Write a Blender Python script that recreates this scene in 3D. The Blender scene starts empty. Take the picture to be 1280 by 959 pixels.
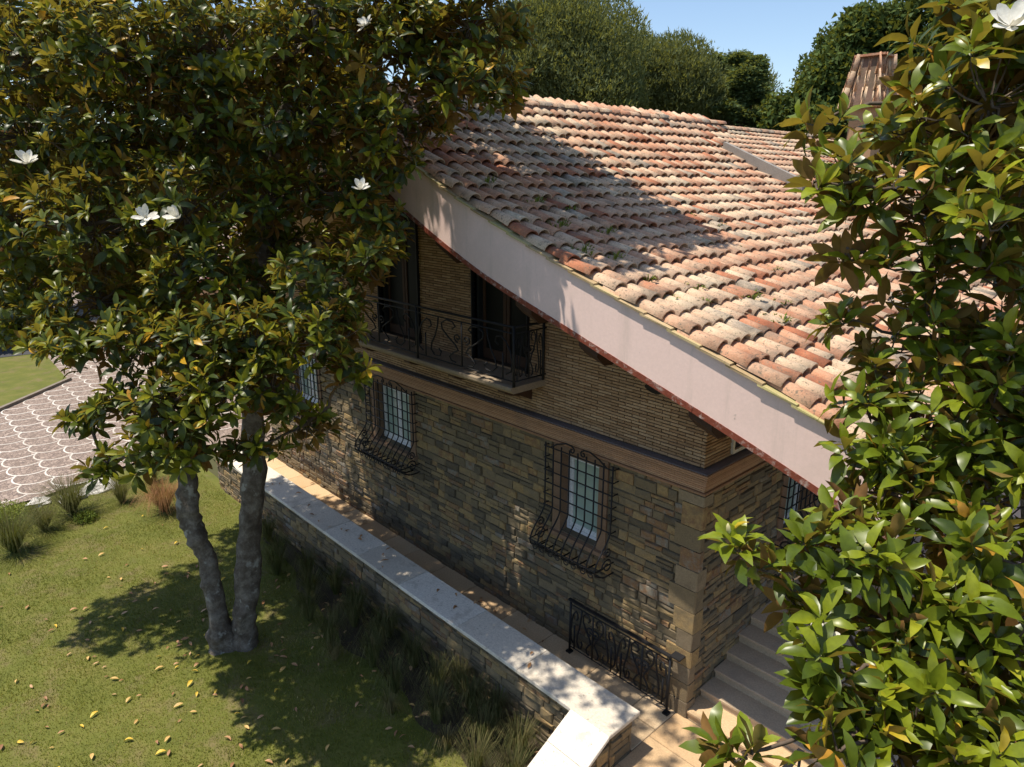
import bpy, math, random
import numpy as np
from mathutils import Matrix, Vector

random.seed(7)
rng = np.random.default_rng(11)
S = bpy.context.scene
COL = S.collection

# ---------------------------------------------------------------- camera, sky, sun, exposure
CAM = np.array([4.51, -7.80, 7.50])
PITCH, YAW, ROLL = math.radians(16.32), math.radians(136.8), math.radians(0.15)
fw = np.array([math.cos(PITCH) * math.cos(YAW), math.cos(PITCH) * math.sin(YAW), -math.sin(PITCH)])
rt = np.cross(fw, [0, 0, 1.0]); rt /= np.linalg.norm(rt); up = np.cross(rt, fw)
r2 = math.cos(ROLL) * rt + math.sin(ROLL) * up
u2 = -math.sin(ROLL) * rt + math.cos(ROLL) * up
cam_data = bpy.data.cameras.new("camera")
cam = bpy.data.objects.new("camera", cam_data); COL.objects.link(cam)
cam.matrix_world = Matrix(((r2[0], u2[0], -fw[0], CAM[0]), (r2[1], u2[1], -fw[1], CAM[1]),
                           (r2[2], u2[2], -fw[2], CAM[2]), (0, 0, 0, 1)))
cam_data.sensor_width = 36.0
cam_data.lens = 870 / 1280 * 36
cam_data.clip_end = 2000
S.camera = cam

SUN_TO = Vector((-0.20, -0.29, 1.0)).normalized()
W = bpy.data.worlds.new("World"); S.world = W; W.use_nodes = True
wn = W.node_tree.nodes; wl = W.node_tree.links
sky = wn.new("ShaderNodeTexSky"); sky.sky_type = 'NISHITA'; sky.sun_disc = False
sky.sun_elevation = math.asin(SUN_TO.z); sky.sun_rotation = math.atan2(SUN_TO.x, SUN_TO.y)
sky.air_density = 1.0; sky.dust_density = 0.6; sky.ozone_density = 1.5
wn["Background"].inputs[1].default_value = 0.12
wl.new(sky.outputs[0], wn["Background"].inputs[0])
sun_data = bpy.data.lights.new("sun", 'SUN'); sun_data.energy = 4.3; sun_data.angle = math.radians(0.53)
sun_data.color = (1.0, 0.91, 0.78)
sun = bpy.data.objects.new("sun", sun_data); COL.objects.link(sun)
sun.rotation_euler = SUN_TO.to_track_quat('Z', 'Y').to_euler()
sun.location = (-10, -10, 40)

S.view_settings.view_transform = 'Standard'; S.view_settings.look = 'None'
S.view_settings.gamma = 1.0; S.view_settings.use_curve_mapping = False
S.view_settings.exposure = 0.58
S.render.engine = 'CYCLES'
cy = S.cycles
cy.use_denoising = True
cy.max_bounces = 6; cy.diffuse_bounces = 3; cy.glossy_bounces = 2; cy.transmission_bounces = 3
cy.transparent_max_bounces = 4
cy.caustics_reflective = False; cy.caustics_refractive = False

# ---------------------------------------------------------------- materials
def ramp_node(nt, stops):
    n = nt.nodes.new("ShaderNodeValToRGB")
    el = n.color_ramp.elements
    el[0].position, el[0].color = stops[0][0], (*stops[0][1], 1)
    el[1].position, el[1].color = stops[-1][0], (*stops[-1][1], 1)
    for p, c in stops[1:-1]:
        e = el.new(p); e.color = (*c, 1)
    return n

def math_node(nt, op, a, b):
    n = nt.nodes.new("ShaderNodeMath"); n.operation = op
    for i, v in enumerate((a, b)):
        if v is None: continue
        if isinstance(v, (int, float)): n.inputs[i].default_value = v
        else: nt.links.new(v, n.inputs[i])
    return n.outputs[0]

def noise_node(nt, scale, detail=4, rough=0.6, vec=None):
    n = nt.nodes.new("ShaderNodeTexNoise"); n.inputs["Scale"].default_value = scale
    n.inputs["Detail"].default_value = detail; n.inputs["Roughness"].default_value = rough
    if vec is not None: nt.links.new(vec, n.inputs["Vector"])
    return n.outputs[0]

def mix_col(nt, fac, a, b, mode='MIX'):
    n = nt.nodes.new("ShaderNodeMix"); n.data_type = 'RGBA'; n.blend_type = mode
    for i, v in ((0, fac), (6, a), (7, b)):
        if isinstance(v, (int, float)): n.inputs[i].default_value = v
        elif isinstance(v, tuple): n.inputs[i].default_value = (*v, 1)
        else: nt.links.new(v, n.inputs[i])
    return n.outputs[2]

def smooth_step(nt, val, lo, hi):
    n = nt.nodes.new("ShaderNodeMapRange"); n.interpolation_type = 'SMOOTHSTEP'
    nt.links.new(val, n.inputs[0]); n.inputs[1].default_value = lo; n.inputs[2].default_value = hi
    return n.outputs[0]

def base_mat(name):
    m = bpy.data.materials.new(name); m.use_nodes = True
    nt = m.node_tree
    geo = nt.nodes.new("ShaderNodeNewGeometry")
    return m, nt, nt.nodes["Principled BSDF"], geo.outputs["Position"], geo

def surf(name, stops, rough=0.85, spec=0.3, var=0.25, vscale=6.0, fine=40.0, bump=0.3, stain=None, stain_scale=1.2,
         stain_amt=0.5, speck=None, speck_scale=60.0, speck_lo=0.62, metallic=0.0, use_tint=True, grain=1.0, streak=None):
    """colour from the per-piece 'tint' attribute plus noise, with stains, specks and fine relief"""
    m, nt, p, pos, geo = base_mat(name)
    n1 = noise_node(nt, vscale, 5, 0.65, pos)
    dev = math_node(nt, 'MULTIPLY', math_node(nt, 'SUBTRACT', n1, 0.5), var * 2)
    if use_tint:
        at = nt.nodes.new("ShaderNodeAttribute"); at.attribute_name = "tint"
        fac = math_node(nt, 'ADD', at.outputs["Fac"], dev)
    else:
        fac = math_node(nt, 'ADD', 0.5, dev)
    rp = ramp_node(nt, stops); nt.links.new(fac, rp.inputs[0])
    col = rp.outputs[0]
    n2 = noise_node(nt, fine, 3, 0.6, pos)
    shade = nt.nodes.new("ShaderNodeMapRange"); nt.links.new(n2, shade.inputs[0])
    shade.inputs[1].default_value = 0.25; shade.inputs[2].default_value = 0.75
    shade.inputs[3].default_value = 1 - 0.22 * grain; shade.inputs[4].default_value = 1 + 0.15 * grain
    comb = nt.nodes.new("ShaderNodeCombineColor")
    for i in range(3): nt.links.new(shade.outputs[0], comb.inputs[i])
    col = mix_col(nt, 1.0, col, comb.outputs[0], 'MULTIPLY')
    if stain is not None:
        n3 = noise_node(nt, stain_scale, 6, 0.7, pos)
        f = math_node(nt, 'MULTIPLY', smooth_step(nt, n3, 0.5, 0.68), stain_amt)
        col = mix_col(nt, f, col, stain)
    if streak is not None:
        mp = nt.nodes.new('ShaderNodeVectorMath'); mp.operation = 'MULTIPLY'; nt.links.new(pos, mp.inputs[0]); mp.inputs[1].default_value = (5.0, 5.0, 0.45)
        n5 = noise_node(nt, 1.0, 5, 0.7, mp.outputs[0])
        col = mix_col(nt, math_node(nt, 'MULTIPLY', smooth_step(nt, n5, 0.52, 0.74), 0.4), col, streak)
    if speck is not None:
        n4 = noise_node(nt, speck_scale, 3, 0.7, pos)
        f = math_node(nt, 'MULTIPLY', smooth_step(nt, n4, speck_lo, speck_lo + 0.08), 0.8)
        col = mix_col(nt, f, col, speck)
    nt.links.new(col, p.inputs["Base Color"])
    p.inputs["Roughness"].default_value = rough
    p.inputs["Specular IOR Level"].default_value = spec
    p.inputs["Metallic"].default_value = metallic
    if bump:
        b = nt.nodes.new("ShaderNodeBump"); b.inputs["Strength"].default_value = bump; b.inputs["Distance"].default_value = 0.01
        nt.links.new(n2, b.inputs["Height"]); nt.links.new(b.outputs[0], p.inputs["Normal"])
    return m

def leaf_mat(name, top, under, rough=0.4, trans=0.28, trans_col=(0.44, 0.42, 0.03), spec=0.4):
    """two-sided leaf: glossy upper face, rust felt underside, some light passing through"""
    m, nt, p, pos, geo = base_mat(name)
    at = nt.nodes.new("ShaderNodeAttribute"); at.attribute_name = "tint"
    rt_ = ramp_node(nt, top); nt.links.new(at.outputs["Fac"], rt_.inputs[0])
    ru_ = ramp_node(nt, under); nt.links.new(at.outputs["Fac"], ru_.inputs[0])
    col = mix_col(nt, geo.outputs["Backfacing"], rt_.outputs[0], ru_.outputs[0])
    n = noise_node(nt, 25.0, 3, 0.6, pos)
    sh = nt.nodes.new("ShaderNodeMapRange"); nt.links.new(n, sh.inputs[0])
    sh.inputs[1].default_value = 0.3; sh.inputs[2].default_value = 0.7; sh.inputs[3].default_value = 0.8; sh.inputs[4].default_value = 1.15
    comb = nt.nodes.new("ShaderNodeCombineColor")
    for i in range(3): nt.links.new(sh.outputs[0], comb.inputs[i])
    col = mix_col(nt, 1.0, col, comb.outputs[0], 'MULTIPLY')
    nt.links.new(col, p.inputs["Base Color"])
    r = math_node(nt, 'ADD', math_node(nt, 'MULTIPLY', geo.outputs["Backfacing"], 0.45), rough)
    nt.links.new(r, p.inputs["Roughness"]); p.inputs["Specular IOR Level"].default_value = spec
    out = nt.nodes["Material Output"]
    tr = nt.nodes.new("ShaderNodeBsdfTranslucent")
    tc = mix_col(nt, 0.5, col, trans_col); nt.links.new(tc, tr.inputs[0])
    mx = nt.nodes.new("ShaderNodeMixShader"); mx.inputs[0].default_value = trans
    nt.links.new(p.outputs[0], mx.inputs[1]); nt.links.new(tr.outputs[0], mx.inputs[2])
    nt.links.new(mx.outputs[0], out.inputs[0])
    return m

M = {}
M['tile'] = surf('roof_tile_clay', [(0, (0.28, 0.09, 0.045)), (0.16, (0.42, 0.165, 0.085)), (0.36, (0.51, 0.285, 0.175)), (0.55, (0.57, 0.385, 0.255)),
                                    (0.8, (0.625, 0.49, 0.335)), (0.92, (0.40, 0.32, 0.24)), (1, (0.27, 0.225, 0.175))],
                 var=0.3, vscale=5, fine=60, bump=0.5, stain=(0.15, 0.13, 0.10), stain_scale=2.2, stain_amt=0.6,
                 speck=(0.13, 0.12, 0.085), speck_scale=26, speck_lo=0.57)
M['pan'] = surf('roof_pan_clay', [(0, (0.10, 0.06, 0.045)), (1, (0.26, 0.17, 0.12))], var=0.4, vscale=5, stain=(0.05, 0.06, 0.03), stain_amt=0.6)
M['mortar_edge'] = surf('verge_mortar', [(0, (0.34, 0.24, 0.12)), (0.5, (0.5, 0.38, 0.22)), (1, (0.42, 0.38, 0.16))], var=0.35, vscale=9, fine=80,
                        speck=(0.16, 0.14, 0.07), speck_scale=30)
M['plaster'] = surf('pink_plaster', [(0, (0.73, 0.53, 0.47)), (0.5, (0.79, 0.595, 0.535)), (1, (0.80, 0.63, 0.57))], var=0.25, vscale=0.6, fine=35, grain=0.25,
                    bump=0.1, use_tint=False, stain=(0.60, 0.47, 0.40), stain_scale=0.5, stain_amt=0.35, speck=(0.42, 0.34, 0.29), speck_scale=7, speck_lo=0.7, streak=(0.52, 0.42, 0.36))
M['red_board'] = surf('peeling_red_paint', [(0, (0.12, 0.03, 0.018)), (0.5, (0.20, 0.05, 0.028)), (1, (0.25, 0.085, 0.05))], var=0.4, vscale=14,
                      rough=0.6, stain=(0.44, 0.36, 0.32), stain_scale=9, stain_amt=0.9)
M['dark_wood'] = surf('dark_stained_wood', [(0, (0.03, 0.016, 0.01)), (1, (0.085, 0.042, 0.025))], var=0.3, vscale=8, rough=0.7)
M['stone'] = surf('wall_stone', [(0, (0.095, 0.077, 0.052)), (0.25, (0.15, 0.118, 0.072)), (0.55, (0.20, 0.15, 0.085)), (0.75, (0.295, 0.205, 0.092)),
                                 (0.88, (0.195, 0.11, 0.056)), (1, (0.20, 0.178, 0.138))], var=0.28, vscale=9, fine=45, bump=0.9,
                  stain=(0.10, 0.085, 0.06), stain_scale=5, stain_amt=0.45)
M['mortar'] = surf('wall_mortar', [(0, (0.11, 0.088, 0.058)), (1, (0.18, 0.145, 0.095))], use_tint=False, vscale=6, bump=0.6)
M['quoin'] = surf('quoin_stone', [(0, (0.16, 0.125, 0.08)), (1, (0.26, 0.20, 0.125))], var=0.35, vscale=7, fine=45, bump=0.7, stain=(0.10, 0.075, 0.045), stain_scale=4, stain_amt=0.5)
M['brick'] = surf('thin_brick', [(0, (0.26, 0.155, 0.083)), (0.5, (0.37, 0.235, 0.13)), (1, (0.46, 0.315, 0.19))], var=0.22, vscale=2.2, fine=50, bump=0.5, stain=(0.17, 0.11, 0.07), stain_scale=1.3, stain_amt=0.45)
M['brick_joint'] = surf('brick_joint', [(0, (0.045, 0.03, 0.02)), (1, (0.08, 0.055, 0.036))], use_tint=False, vscale=5)
M['terracotta'] = surf('cornice_terracotta', [(0, (0.29, 0.165, 0.088)), (0.5, (0.39, 0.225, 0.125)), (1, (0.47, 0.29, 0.17))], var=0.3, vscale=5, fine=40,
                       stain=(0.2, 0.13, 0.09), stain_amt=0.4)
M['jamb'] = surf('dull_brick_jamb', [(0, (0.20, 0.12, 0.075)), (1, (0.27, 0.175, 0.11))], use_tint=False, vscale=6)
M['balcony_slab'] = surf('balcony_stone', [(0, (0.22, 0.17, 0.12)), (1, (0.34, 0.27, 0.19))], use_tint=False, var=0.3, vscale=3, stain=(0.14, 0.10, 0.07), stain_amt=0.4)
M['ledge_dark'] = surf('dark_cornice_ledge', [(0, (0.11, 0.10, 0.11)), (1, (0.17, 0.155, 0.16))], use_tint=False, rough=0.6)  # dark grey tone for the top ledge of the cornice
M['iron'] = surf('black_iron', [(0, (0.008, 0.008, 0.009)), (1, (0.02, 0.02, 0.022))], use_tint=False, rough=0.6, spec=0.25, bump=0.1)
M['white_paint'] = surf('white_window_paint', [(0, (0.6, 0.62, 0.66)), (1, (0.78, 0.79, 0.8))], use_tint=False, rough=0.4, bump=0.05)
M['travertine'] = surf('travertine_coping', [(0, (0.58, 0.52, 0.43)), (0.5, (0.68, 0.62, 0.52)), (1, (0.74, 0.69, 0.60))], var=0.3, vscale=2.2, fine=30,
                       bump=0.2, stain=(0.36, 0.31, 0.24), stain_scale=2.2, stain_amt=0.55, speck=(0.25, 0.22, 0.17), speck_scale=18, speck_lo=0.62)
M['paving'] = surf('sandstone_paving', [(0, (0.50, 0.34, 0.19)), (0.5, (0.58, 0.42, 0.25)), (1, (0.64, 0.50, 0.33))], var=0.3, vscale=1.4, fine=40,
                   bump=0.15, stain=(0.50, 0.27, 0.10), stain_scale=1.1, stain_amt=0.35)
M['step_shaded'] = surf('shaded_step_stone', [(0, (0.42, 0.32, 0.21)), (1, (0.54, 0.42, 0.29))], var=0.3, vscale=1.6, fine=40, bump=0.15, stain=(0.26, 0.21, 0.16), stain_amt=0.4)  # step sandstone toned darker and greyer: shade put into its colour
M['paving_joint'] = surf('paving_joint', [(0, (0.16, 0.12, 0.08)), (1, (0.24, 0.19, 0.12))], use_tint=False)
M['bark'] = surf('magnolia_bark', [(0, (0.04, 0.03, 0.022)), (0.42, (0.105, 0.084, 0.064)), (0.7, (0.19, 0.165, 0.135)), (1, (0.33, 0.30, 0.26))], var=0.75, vscale=6,
                 fine=28, bump=1.0, use_tint=False, stain=(0.05, 0.037, 0.027), stain_scale=2.2, stain_amt=0.8, speck=(0.30, 0.29, 0.25), speck_scale=3.2, speck_lo=0.58)
M['twig'] = surf('twig_bark', [(0, (0.07, 0.05, 0.035)), (1, (0.15, 0.115, 0.085))], use_tint=False)
TOP = [(0, (0.026, 0.045, 0.016)), (0.35, (0.07, 0.098, 0.013)), (0.62, (0.205, 0.215, 0.014)), (0.93, (0.41, 0.345, 0.022)), (0.955, (0.55, 0.33, 0.02)), (1, (0.50, 0.24, 0.03))]
UND = [(0, (0.17, 0.08, 0.024)), (0.4, (0.22, 0.115, 0.03)), (0.8, (0.20, 0.155, 0.035)), (0.95, (0.42, 0.26, 0.04)), (1, (0.4, 0.2, 0.05))]
M['leaf'] = leaf_mat('magnolia_leaf', TOP, UND, rough=0.38, trans=0.3, spec=0.28)
M['leaf_sunny'] = leaf_mat('magnolia_leaf_sunlit', [(0, (0.045, 0.075, 0.009)), (0.35, (0.12, 0.165, 0.011)), (0.7, (0.24, 0.28, 0.016)), (0.95, (0.37, 0.36, 0.026)), (0.97, (0.6, 0.34, 0.03)), (1, (0.5, 0.25, 0.04))],
                           UND, rough=0.34, trans=0.3)  # magnolia leaf brightened and yellowed: strong sunlight put into its colour
M['petal'] = leaf_mat('magnolia_petal', [(0, (0.66, 0.60, 0.46)), (0.4, (0.76, 0.73, 0.64)), (1, (0.82, 0.8, 0.73))], [(0, (0.72, 0.7, 0.62)), (1, (0.8, 0.78, 0.7))], rough=0.5, trans=0.2, trans_col=(0.8, 0.78, 0.66))
M['bud'] = surf('flower_bud', [(0, (0.42, 0.40, 0.16)), (1, (0.66, 0.58, 0.34))], rough=0.6, bump=0.1)
M['dead_leaf'] = leaf_mat('fallen_leaf', [(0, (0.22, 0.10, 0.045)), (0.4, (0.42, 0.22, 0.10)), (0.75, (0.55, 0.34, 0.18)), (0.9, (0.66, 0.42, 0.05)), (1, (0.70, 0.5, 0.06))],
                          [(0, (0.3, 0.17, 0.09)), (0.7, (0.5, 0.33, 0.2)), (1, (0.6, 0.42, 0.1))], rough=0.55, trans=0.1)
M['blade'] = leaf_mat('lawn_blade', [(0, (0.062, 0.088, 0.009)), (0.5, (0.135, 0.158, 0.012)), (0.85, (0.225, 0.205, 0.03)), (1, (0.38, 0.30, 0.12))],
                      [(0, (0.06, 0.08, 0.010)), (0.5, (0.13, 0.145, 0.014)), (1, (0.34, 0.28, 0.1))], rough=0.6, trans=0.2, spec=0.25)
M['tuft'] = leaf_mat('sedge_blade', [(0, (0.05, 0.07, 0.02)), (0.5, (0.10, 0.12, 0.035)), (0.8, (0.18, 0.16, 0.06)), (1, (0.28, 0.20, 0.1))],
                     [(0, (0.05, 0.07, 0.02)), (1, (0.2, 0.16, 0.07))], rough=0.55, trans=0.15, spec=0.3)
M['tuft_bronze'] = leaf_mat('bronze_sedge_blade', [(0, (0.24, 0.11, 0.05)), (1, (0.42, 0.24, 0.12))], [(0, (0.24, 0.11, 0.05)), (1, (0.4, 0.23, 0.12))], rough=0.6, trans=0.15, spec=0.2)
M['pine'] = leaf_mat('pine_needles', [(0, (0.075, 0.10, 0.05)), (0.5, (0.14, 0.17, 0.075)), (1, (0.22, 0.24, 0.11))], [(0, (0.07, 0.095, 0.045)), (1, (0.19, 0.21, 0.09))], rough=0.8, trans=0.35, spec=0.1)
M['cedar'] = leaf_mat('cedar_needles', [(0, (0.06, 0.10, 0.042)), (1, (0.19, 0.25, 0.11))], [(0, (0.04, 0.07, 0.03)), (1, (0.13, 0.18, 0.07))], rough=0.8, trans=0.3, spec=0.1)
M['broad'] = leaf_mat('broad_leaves', [(0, (0.035, 0.065, 0.02)), (1, (0.14, 0.19, 0.05))], [(0, (0.025, 0.05, 0.015)), (1, (0.10, 0.145, 0.04))], rough=0.7, trans=0.25, spec=0.15)
M['lawn'] = surf('lawn_soil', [(0, (0.065, 0.08, 0.014)), (0.5, (0.115, 0.125, 0.02)), (1, (0.19, 0.16, 0.05))], use_tint=False, var=0.6, vscale=1.7, fine=70, bump=0.5,
                 stain=(0.17, 0.125, 0.065), stain_scale=1.4, stain_amt=0.6)
M['soil'] = surf('bed_soil', [(0, (0.03, 0.026, 0.014)), (1, (0.085, 0.06, 0.035))], use_tint=False, var=0.5, vscale=6, fine=40, bump=0.8)
M['ground'] = surf('far_ground', [(0, (0.05, 0.055, 0.02)), (1, (0.10, 0.095, 0.04))], use_tint=False, var=0.5, vscale=0.2)
M['asphalt'] = surf('asphalt', [(0, (0.045, 0.047, 0.052)), (1, (0.07, 0.07, 0.072))], use_tint=False, vscale=2)
M['kerb'] = surf('kerb_stone', [(0, (0.17, 0.14, 0.11)), (1, (0.26, 0.22, 0.18))], use_tint=False, vscale=5)
M['rock'] = surf('pale_rock', [(0, (0.45, 0.43, 0.39)), (1, (0.7, 0.68, 0.63))], use_tint=False, var=0.5, vscale=4, bump=0.8)
M['marble'] = surf('marble_band', [(0, (0.50, 0.45, 0.39)), (1, (0.70, 0.66, 0.60))], var=0.35, vscale=8, fine=50, bump=0.4)
M['grey_board'] = surf('weathered_grey_board', [(0, (0.20, 0.18, 0.16)), (1, (0.36, 0.33, 0.29))], use_tint=False, var=0.5, vscale=5)
M['dark_cloth'] = surf('dark_screen', [(0, (0.012, 0.013, 0.014)), (1, (0.03, 0.032, 0.033))], use_tint=False, rough=0.6)
M['weed'] = leaf_mat('roof_weed_leaf', [(0, (0.07, 0.13, 0.02)), (1, (0.22, 0.26, 0.05))], [(0, (0.07, 0.13, 0.02)), (1, (0.2, 0.24, 0.05))], rough=0.6, trans=0.25, spec=0.2)

def glass_mat(name, col, rough=0.06):
    m, nt, p, pos, geo = base_mat(name)
    n = noise_node(nt, 3.0, 2, 0.5, pos)
    rp = ramp_node(nt, [(0.3, tuple(c * 0.8 for c in col)), (0.7, col)]); nt.links.new(n, rp.inputs[0])
    nt.links.new(rp.outputs[0], p.inputs["Base Color"]); p.inputs["Roughness"].default_value = rough
    p.inputs["Specular IOR Level"].default_value = 0.6
    return m
M['pane'] = glass_mat('window_glass_with_curtain', (0.36, 0.47, 0.43))
M['dark_pane'] = glass_mat('dark_door_glass', (0.008, 0.009, 0.009), 0.5); M['dark_pane'].node_tree.nodes['Principled BSDF'].inputs['Specular IOR Level'].default_value = 0.12

def cobble_mat():
    m, nt, p, pos, geo = base_mat('porphyry_cobbles')
    v = nt.nodes.new("ShaderNodeTexVoronoi"); v.inputs["Scale"].default_value = 11.0; nt.links.new(pos, v.inputs["Vector"])
    rp = ramp_node(nt, [(0, (0.19, 0.14, 0.11)), (0.5, (0.27, 0.205, 0.165)), (1, (0.36, 0.28, 0.23))])
    sep = nt.nodes.new("ShaderNodeSeparateColor"); nt.links.new(v.outputs["Color"], sep.inputs[0]); nt.links.new(sep.outputs[0], rp.inputs[0])
    d = nt.nodes.new("ShaderNodeTexVoronoi"); d.feature = 'DISTANCE_TO_EDGE'; d.inputs["Scale"].default_value = 11.0; nt.links.new(pos, d.inputs["Vector"])
    f = smooth_step(nt, d.outputs["Distance"], 0.02, 0.09)
    col = mix_col(nt, f, (0.12, 0.09, 0.075), rp.outputs[0])
    nt.links.new(col, p.inputs["Base Color"]); p.inputs["Roughness"].default_value = 0.8
    b = nt.nodes.new("ShaderNodeBump"); b.inputs["Strength"].default_value = 0.6; b.inputs["Distance"].default_value = 0.01
    nt.links.new(f, b.inputs["Height"]); nt.links.new(b.outputs[0], p.inputs["Normal"])
    return m
M['cobble'] = cobble_mat()

# ---------------------------------------------------------------- mesh helpers
class MB:
    """collects faces with a per-piece tint and links them as ONE mesh object"""
    def __init__(self): self.v = []; self.f = []; self.t = []; self.n = 0
    def add(self, verts, faces, tint=0.5):
        self.v.append(np.asarray(verts, float)); k = len(verts)
        self.f.extend([tuple(i + self.n for i in q) for q in faces]); self.t.append(np.full(k, tint)); self.n += k
    def box(self, lo, hi, tint=0.5):
        x0, y0, z0 = lo; x1, y1, z1 = hi
        self.add([(x0, y0, z0), (x1, y0, z0), (x1, y1, z0), (x0, y1, z0), (x0, y0, z1), (x1, y0, z1), (x1, y1, z1), (x0, y1, z1)], BOXF, tint)
    def tube(self, pts, rad, sides=6, tint=0.5, cap=True):
        pts = [np.asarray(p, float) for p in pts]; n = len(pts)
        rads = rad if hasattr(rad, '__len__') else [rad] * n
        V = []; nrm = None
        for i, p in enumerate(pts):
            d = pts[min(i + 1, n - 1)] - pts[max(i - 1, 0)]; d /= (np.linalg.norm(d) + 1e-9)
            if nrm is None:
                a = np.array([0, 0, 1.0]) if abs(d[2]) < 0.9 else np.array([1.0, 0, 0]); nrm = np.cross(d, a)
            nrm = nrm - d * (nrm @ d); nrm /= (np.linalg.norm(nrm) + 1e-9); bn = np.cross(d, nrm)
            for k in range(sides):
                th = 2 * math.pi * k / sides
                V.append(p + rads[i] * (math.cos(th) * nrm + math.sin(th) * bn))
        F = []
        for i in range(n - 1):
            for k in range(sides):
                k2 = (k + 1) % sides
                F.append((i * sides + k, i * sides + k2, (i + 1) * sides + k2, (i + 1) * sides + k))
        if cap:
            F.append(tuple(range(sides - 1, -1, -1))); F.append(tuple((n - 1) * sides + k for k in range(sides)))
        self.add(V, F, tint)
    def mesh(self, name, mat, smooth=False):
        V = np.concatenate(self.v) if self.v else np.zeros((0, 3))
        T = np.concatenate(self.t) if self.t else np.zeros(0)
        return np_mesh(name, V, self.f, T, mat, smooth)
    def build(self, name, mat, parent=None, smooth=False):
        return link(name, self.mesh(name, mat, smooth), parent)
BOXF = [(0, 3, 2, 1), (4, 5, 6, 7), (0, 1, 5, 4), (1, 2, 6, 5), (2, 3, 7, 6), (3, 0, 4, 7)]

def np_mesh(name, V, F, T, mat, smooth=False):
    me = bpy.data.meshes.new(name)
    me.vertices.add(len(V)); me.vertices.foreach_set("co", np.asarray(V, np.float32).ravel())
    if isinstance(F, np.ndarray):
        sizes = np.full(len(F), F.shape[1], np.int32); flat = F.astype(np.int32).ravel()
    else:
        sizes = np.array([len(q) for q in F], np.int32); flat = np.array([i for q in F for i in q], np.int32)
    me.loops.add(len(flat)); me.loops.foreach_set("vertex_index", flat)
    me.polygons.add(len(sizes))
    starts = np.concatenate([[0], np.cumsum(sizes)[:-1]]).astype(np.int32)
    me.polygons.foreach_set("loop_start", starts)
    me.polygons.foreach_set("use_smooth", np.full(len(sizes), bool(smooth)))
    me.update(calc_edges=True)
    a = me.attributes.new("tint", 'FLOAT', 'POINT'); a.data.foreach_set("value", np.asarray(T, np.float32))
    me.materials.append(M[mat] if isinstance(mat, str) else mat)
    return me

def link(name, me, parent=None):
    o = bpy.data.objects.new(name, me); COL.objects.link(o)
    if parent is not None:
        o.parent = parent; o.matrix_basis = PINV(parent)
    return o
def place(name, me, mat4, parent=None):
    o = bpy.data.objects.new(name, me); COL.objects.link(o)
    if parent is not None: o.parent = parent
    o.matrix_basis = (PINV(parent) @ mat4) if parent is not None else mat4
    return o
def PINV(p):
    m = p.matrix_basis.copy(); q = p.parent
    while q is not None: m = q.matrix_basis @ m; q = q.parent
    return m.inverted()
def empty(name, loc=(0, 0, 0)):
    o = bpy.data.objects.new(name, None); COL.objects.link(o); o.location = loc; o.empty_display_size = 0.2
    return o
def tag(o, label, cat, group=None):
    o["label"] = label; o["category"] = cat
    if group: o["group"] = group
    return o
def structure(o): o["kind"] = "structure"; return o
def stuff(o): o["kind"] = "stuff"; return o
def bevel_box_mesh(name, mat, tint, bev=0.12, jit=0.0, seed=0):
    """unit block (1x1x1, centred) with chamfered front (-Y) edges and slightly uneven face: 5 front quads + sides"""
    r = np.random.default_rng(seed)
    o = [(-.5, .5, -.5), (.5, .5, -.5), (.5, .5, .5), (-.5, .5, .5)]
    mid = [(-.5, -.2, -.5), (.5, -.2, -.5), (.5, -.2, .5), (-.5, -.2, .5)]
    fr = [(-.5 + bev * .6, -.5, -.5 + bev), (.5 - bev * .6, -.5, -.5 + bev), (.5 - bev * .6, -.5, .5 - bev), (-.5 + bev * .6, -.5, .5 - bev)]
    V = np.array(o + mid + fr + [(0, -.5, 0)], float)
    V[4:8, [0, 2]] += r.uniform(-jit, jit, (4, 2)); V[8:12, [0, 2]] += r.uniform(-jit, jit, (4, 2)); V[8:13, 1] += r.uniform(-.22, .22, 5)
    F = []
    for a, b in ((0, 4), (4, 8)):
        for k in range(4):
            k2 = (k + 1) % 4; F.append((a + k, a + k2, b + k2, b + k))
    for k in range(4): F.append((8 + k, 8 + (k + 1) % 4, 12))
    return V, F

# ---------------------------------------------------------------- ground, lawn, driveway
LAWN_Z = -0.55
def sheet(name, pts, z, mat, sub=0):
    b = MB(); b.add([(x, y, z) for x, y in pts], [tuple(range(len(pts)))]); return structure(b.build(name, mat))
sheet("ground", [(-400, -400), (400, -400), (400, 400), (-400, 400)], LAWN_Z - 0.06, 'ground')

def lawn_height(x, y):
    return LAWN_Z + 0.03 * np.sin(x * 0.7 + 1) * np.cos(y * 0.9) + 0.012 * np.sin(x * 2.3 + y * 1.7)
nx, ny = 60, 46
gx = np.linspace(-17.2, -0.2, nx); gy = np.linspace(-13.5, -1.5, ny)
XX, YY = np.meshgrid(gx, gy, indexing='ij')
keep = lambda x, y: x > -16.2 - 0.25 * (y + 5.4) * (y > -5.4) - 0.0
V = np.stack([XX, YY, lawn_height(XX, YY)], -1).reshape(-1, 3)
F = [(i * ny + j, (i + 1) * ny + j, (i + 1) * ny + j + 1, i * ny + j + 1) for i in range(nx - 1) for j in range(ny - 1)
     if keep(XX[i, j], YY[i, j])]
lawn = structure(link("lawn", np_mesh("lawn", V, F, np.full(len(V), .5), 'lawn', True)))
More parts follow.
